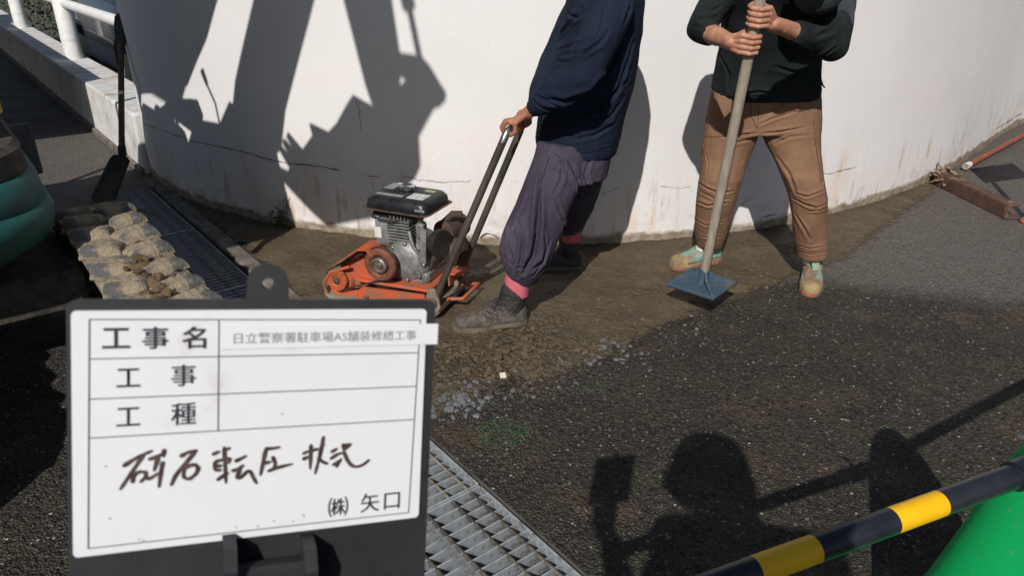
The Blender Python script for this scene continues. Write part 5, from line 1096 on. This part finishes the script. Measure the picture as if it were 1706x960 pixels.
# ---------------- rusty steel lying against the wall foot, at the end of the dig
a0, a1 = gz(1570, 296, .05), gz(1688, 352, .05); dd_ = (a1-a0).normalized(); ss = dd_.cross(Zu)
st_e = empty('steel_channel', (a0+a1)/2-Vector((0, 0, .05))); tag(st_e, 'rusty brown steel channel with a torn end lying against the wall foot', 'steel channel')
FR = Matrix((dd_, -ss, Zu)).transposed().to_4x4(); FR.translation = a0-Vector((0, 0, .05)); Ls = (a1-a0).length
mb = MB(FR); mb.box((Ls/2+.02, -.05, .047), (Ls, .008, .085), bev=.002); obj('web', mb, M['rust'], st_e)
mb = MB(FR); mb.box((Ls/2+.02, -.012, .092), (Ls, .08, .008), bev=.002); obj('flange', mb, M['rust'], st_e)
mb = MB(FR); mb.box((Ls/2+.02, .002, .009), (Ls, .11, .008), bev=.002); obj('flange', mb, M['rust'], st_e)
mb = MB(FR)
for k in range(26): mb.box((random.uniform(-.12, .10), random.uniform(-.06, .07), random.uniform(.02, .11)), (random.uniform(.04, .10), random.uniform(.02, .06), .006), Matrix.Rotation(random.uniform(-.8, .8), 3, 'Y') @ Matrix.Rotation(random.uniform(-1, 1), 3, 'X') @ Matrix.Rotation(random.uniform(-1, 1), 3, 'Z'), .001)
o_ = obj('torn_rust', mb, M['flake'], st_e); o_['kind'] = 'stuff'
r0, r1 = gz(1609, 277, .04), gz(1760, 195, .03); mb = MB(); mb.tube([r0, r1], .021, 12); rdo = obj('rod', mb, M['rust_rod'], origin=r0-Vector((0, 0, .04)), smooth=50); tag(rdo, 'rust red steel rod lying along the wall beyond the channel', 'steel rod')
mb = MB(); mb.tube([r0, r0.lerp(r1, .03)], .024, 12); obj('white_ferrule', mb, M['whitep'], rdo)
lg = empty('weathered_barrier', gz(1702, 375)); tag(lg, 'weathered barrier leg with a bright orange foot beside the rusty channel', 'barrier leg')
p0 = gz(1706, 372); mb = MB(); mb.tube([p0+Vector((.035, .0, .02)), p0+Vector((.10, .12, .42)), p0+Vector((.16, .22, .8))], .03, 10, flat=.6); obj('leg', mb, M['flake'], lg, smooth=50)
mb = MB(); mb.lathe([(.05, 0), (.055, .012), (.045, .03), (.03, .035)], p0+Vector((.03, 0, 0)), (0, 0, 1), 18); obj('foot', mb, M['orange'], lg, smooth=50)
mb = MB(); mb.box(p0+Vector((.30, .35, .62)), (.45, .03, .30), Matrix.Rotation(R(20), 3, 'Z'), .01); obj('panel', mb, M['flake'], lg)
# ---------------- striped barricade pipes on a green stand
PZ = .80
pa, pb = gz(1180, 980, PZ), gz(1712, 786, PZ); pdir = (pb-pa).normalized(); pL = (pb-pa).length
def striped(name, a, b, label, stripes, first):
    e = empty(name, a); tag(e, label, 'barrier pipe', 'striped barrier pipes'); d = (b-a).normalized()
    for i, (s0, s1) in enumerate(zip(stripes, stripes[1:])):
        k = (i+first) % 2; m_ = MB(); m_.tube([a+d*s0, a+d*s1], .0205, 24); obj('yellow_band' if k else 'black_band', m_, M['stripe_y' if k else 'stripe_k'], e, smooth=50)
    return e
def along(x, y):
    d = ray(x, y); k = (PZ-CAMH)/d.z; return ((CC+d*k)-pa).dot(pdir)
st_s = [-.25, along(1258, 953), along(1355, 915), along(1483, 868), along(1562, 838), pL+.02]
striped('barrier_pipe', pa, pb, 'black and yellow striped barrier pipe in front, clipped to the green stand', st_s, 0)
sg_p = gz(1490, 745)-SUN*0; bpos = Vector((1.06, 1.085, 0)); 
q2a = pb+Vector((.03, .01, 0)); q2b = q2a+Vector((.853, .522, 0)).normalized()*1.6
striped('barrier_pipe', q2a, q2b, 'striped barrier pipe running on from the green stand away to the wall', [0, .2, .5, .8, 1.1, 1.6], 0)
qd = Vector((-pdir.y, pdir.x, 0)); stand = empty('barrier_stand', (1.06, 1.085, 0)); tag(stand, 'smooth green plastic barrier stand holding the striped pipe', 'barrier stand')
mb = MB(); C0 = Vector((1.06, 1.085, 0)); rings = []
for z, hw, th in [(0, .30, .12), (.1, .28, .115), (.3, .222, .105), (.45, .188, .098), (.56, .165, .092), (.66, .142, .086), (.74, .120, .078), (.80, .100, .07), (.86, .076, .056), (.90, .050, .040), (.92, .030, .025), (.928, .010, .010)]:
    rings.append(ringE(C0+Zu*z, qd*hw, pdir*th, 36, .8))
mb.loft(rings); obj('shell', mb, M['green'], stand, smooth=60)
mb = MB(); mb.tube([pb-pdir*.035, pb+pdir*.14], .0255, 18); obj('pipe_collar', mb, M['stripe_k'], stand, smooth=50)
mb = MB(); mb.tube([pb+pdir*.03+qd*.015+Zu*.02, pb+pdir*.03+qd*.03+Zu*.035, pb+pdir*.03+qd*.045+Zu*.03], .006, 8); obj('pipe_hook', mb, M['exc_grey'], stand, smooth=60)
# ---------------- photographer behind the camera (their shadow falls into the picture)
PH = Vector((.105, -.12, 1.70)); 
ph_c = Vector((.055, -.014, 1.61))
hnd = fu(gu, -.085, -.016)
mb = MB(); hipc = Vector((.30, -.30, .95)); nk = Vector((.20, -.22, 1.52)); shl_, shr_ = Vector((.0, -.16, 1.50)), Vector((.40, -.20, 1.47))
mb.chain([(hipc+Vector((-.1, 0, 0)), .09), (Vector((.2, -.27, .5)), .065), (Vector((.2, -.3, .09)), .045)]); mb.chain([(hipc+Vector((.1, 0, 0)), .09), (Vector((.44, -.27, .5)), .065), (Vector((.45, -.3, .09)), .045)])
mb.cap(Vector((.2, -.3, .06)), Vector((.18, -.1, .045)), .045, .04); mb.cap(Vector((.45, -.3, .06)), Vector((.47, -.1, .045)), .045, .04)
mb.chain([(hipc, .15), (hipc.lerp(nk, .5), .155), (hipc.lerp(nk, .85), .15), (nk, .07)]); mb.cap(shl_, shr_, .085, .085); mb.cap(nk, PH, .085, .075)
eL = Vector((-.06, -.10, 1.16)); mb.chain([(shl_, .065), (eL, .05), (hnd+Vector((.02, -.07, -.05)), .033)])
eR = Vector((.52, -.13, 1.18)); mb.chain([(shr_, .065), (eR, .05), (ph_c+Vector((.085, -.05, -.06)), .033)])
head(mb, PH, Vector((-.3, 1, -.3)), Zu)
bod = remesh(mb, .011, 2)
hm = MB(); hand(hm, hnd, V, Vector((0, -1, 0)), -1, hnd+Vector((.02, -.07, -.05)), .014); hand(hm, ph_c+Vector((.052, -.012, -.02)), Vector((0, 0, 1)), Vector((1, -.4, 0)), 1, ph_c+Vector((.085, -.06, -.06)), .010, sc_=.95)
bod = join_mesh(bod, remesh(hm, .004, 2))
per3 = obj('person', bod, M['vest'], origin=(.33, -.3, 0), smooth=180); tag(per3, 'person taking the photo, seen as the shadow holding the board', 'person')
eyes(PH, Vector((-.3, 1, -.3)), Zu, per3)
mb = MB(); mb.lathe([(.145, -.05), (.145, -.02), (.132, .0), (.128, .06), (.105, .11), (.05, .14), (.005, .145)], PH+Zu*.02, (0, .05, 1), 24); obj('helmet', mb, M['whitep'], per3, smooth=60)
mb = MB(); mb.box(ph_c, (.155, .008, .078), bev=.003); pho = obj('phone', mb, M['phone'], origin=ph_c); tag(pho, 'black phone held up by the photographer', 'phone')
# ---------------- small things on the ground
pp0 = gz(838, 636); zz = groundz(pp0.x, pp0.y)
mb = MB(); mb.box(pp0+Vector((0, 0, zz+.006)), (.024, .026, .008), Matrix.Rotation(.2, 3, 'Z') @ Matrix.Rotation(.3, 3, 'X'), .001); tag(obj('paper_scrap', mb, M['paper'], origin=pp0), 'small square cream scrap lying on the brown soil', 'scrap')
ms = MB()
for _ in range(900):
    a, r_ = random.random()*6.3, math.sqrt(random.random()); p = gz(836+44*r_*math.cos(a), 722+27*r_*math.sin(a)); s_ = random.uniform(.002, .006)
    b_ = Vector((random.gauss(0, 1), random.gauss(0, 1), .8)).normalized()*s_; c_ = b_.orthogonal().normalized()*s_*.5
    p = p+Zu*.001; ms.add([p-c_, p+c_, p+b_], [(0, 1, 2)])
for _ in range(160):
    p = gz(random.gauss(985, 25), random.gauss(648, 8)); s_ = random.uniform(.002, .005); b_ = Vector((random.gauss(0, 1), random.gauss(0, 1), .8)).normalized()*s_; c_ = b_.orthogonal().normalized()*s_*.5
    ms.add([p-c_+Zu*.002, p+c_+Zu*.002, p+b_+Zu*.002], [(0, 1, 2)])
tag(obj('moss', ms, M['moss']), 'patch of green moss on the dark asphalt by the bright grating', 'moss', kind='stuff')
wd_ = MB()
for _ in range(70):
    h_ = wallhit(random.gauss(472, 9), random.gauss(362, 12))
    if h_:
        p = h_[0]+h_[1]*random.uniform(.005, .05); b_ = Vector((random.gauss(0, 1), random.gauss(-.3, 1), .5)).normalized()*.025; c_ = b_.orthogonal().normalized()*.008; wd_.add([p, p+b_*.5+c_, p+b_, p+b_*.5-c_], [(0, 1, 2, 3)])
hw_ = wallhit(472, 385)[0]; st4 = MB()
for k in range(5): wd_.tube([Vector((hw_.x, hw_.y-.02, .0)), Vector((hw_.x+random.uniform(-.05, .05), hw_.y-.03, .1)), Vector((hw_.x+random.uniform(-.09, .09), hw_.y-.04, .2))], .0015, 4)
tag(obj('weed', wd_, M['leaf'], origin=(hw_.x, hw_.y-.02, 0)), 'small dark weed growing at the foot of the curved wall', 'plant')
for P, lb in (([(38, 422), (44, 445), (58, 470), (64, 490)], 'pale bent twig on the shaded ground beside the excavator'), ([(75, 470), (95, 468), (110, 465)], 'short straight twig lying by the crawler track'), ([(180, 352), (240, 350), (262, 358)], 'thin twig lying across the dark grating')):
    Q = [gz(*p, .008) for p in P]; mb = MB(); mb.tube(Q, .004, 6); tag(obj('twig', mb, M['twig'], origin=Q[0]), lb, 'twig')
# ---------------- beyond the low wall: hedge and parked car
hd_ = empty('hedge', sn(-16, 3.2, 0)); tag(hd_, 'dark clipped hedge behind the white guard pipe', 'hedge')
lf = MB()
for _ in range(9000):
    s_, n_, z_ = random.uniform(-26, -13.5), random.uniform(1.9, 4.2), random.uniform(.1, 2.4)
    if random.random() < .35: n_ = random.choice((random.uniform(1.75, 2.0), 4.2))
    p = sn(s_, n_, z_); b_ = Vector((random.gauss(0, 1), random.gauss(0, 1), random.gauss(0, 1))).normalized()*random.uniform(.03, .07); c_ = b_.orthogonal().normalized()*.022
    lf.add([p, p+b_*.5+c_, p+b_, p+b_*.5-c_], [(0, 1, 2, 3)])
o_ = obj('foliage', lf, M['leaf'], hd_); o_['kind'] = 'stuff'
for k in range(9):
    mb = MB(MX); mb.tube([(-25+k*1.4, 3.0, 0), (-25+k*1.4+.1, 2.9, 1.0), (-25+k*1.4-.1, 3.1, 1.9)], [.03, .022, .01], 6); obj('stem', mb, M['twig'], hd_)
car = empty('parked_car', sn(-10.9, 2.75, 0)); tag(car, 'dark blue parked car behind the low wall', 'car')
def csec(s, hw, z0, z1, zt, wt): return [Vector((s, 2.75-hw, z0)), Vector((s, 2.75-hw, z1)), Vector((s, 2.75-wt, zt)), Vector((s, 2.75, zt+.02)), Vector((s, 2.75+wt, zt)), Vector((s, 2.75+hw, z1)), Vector((s, 2.75+hw, z0))]
mb = MB(MX); mb.loft([csec(-8.75, .60, .25, .5, .62, .5), csec(-8.85, .74, .2, .55, .68, .6), csec(-9.2, .82, .2, .62, .76, .68), csec(-9.9, .85, .2, .70, .88, .72), csec(-10.2, .85, .2, .72, .92, .74), csec(-11.9, .85, .2, .74, .93, .74), csec(-12.7, .84, .2, .72, .9, .7), csec(-13.0, .75, .25, .6, .8, .6)]); obj('body', mb, M['carpaint'], car, smooth=35)
mb = MB(MX); mb.loft([csec(-9.95, .70, .86, .88, .89, .66), csec(-10.75, .66, .88, 1.1, 1.42, .52), csec(-11.8, .66, .88, 1.1, 1.44, .52), csec(-12.6, .68, .86, .9, .95, .6)]); obj('cabin', mb, M['carglass'], car, smooth=35)
mb = MB(MX); mb.box((-11.3, 2.75, 1.45), (1.15, 1.05, .035), bev=.015); obj('roof', mb, M['carpaint'], car)
for s in (-9.55, -12.1):
    for q in (-.8, .8):
        mb = MB(MX); mb.lathe([(.2, -.1), (.3, -.09), (.31, 0), (.3, .09), (.2, .1)], (s, 2.75+q, .31), (0, 1, 0), 24); wh = obj('wheel', mb, M['tyre'], car, smooth=40)
        mb = MB(MX); mb.lathe([(.19, -.02), (.05, .015)], (s, 2.75+q*1.13, .31), (0, q, 0), 16); obj('rim', mb, M['galv'], wh)
for q in (-.5, .5):
    mb = MB(MX); mb.ball((-8.83, 2.75+q, .56), (.08, .14, .07)); obj('headlight', mb, M['label'], car, smooth=60)
mb = MB(MX); mb.box((-8.73, 2.75, .40), (.02, .33, .16), bev=.004); obj('number_plate', mb, M['plate_white'], car)
mb = MB(MX); mb.box((-8.76, 2.75, .52), (.03, .6, .06), bev=.01); obj('grille', mb, M['black'], car)
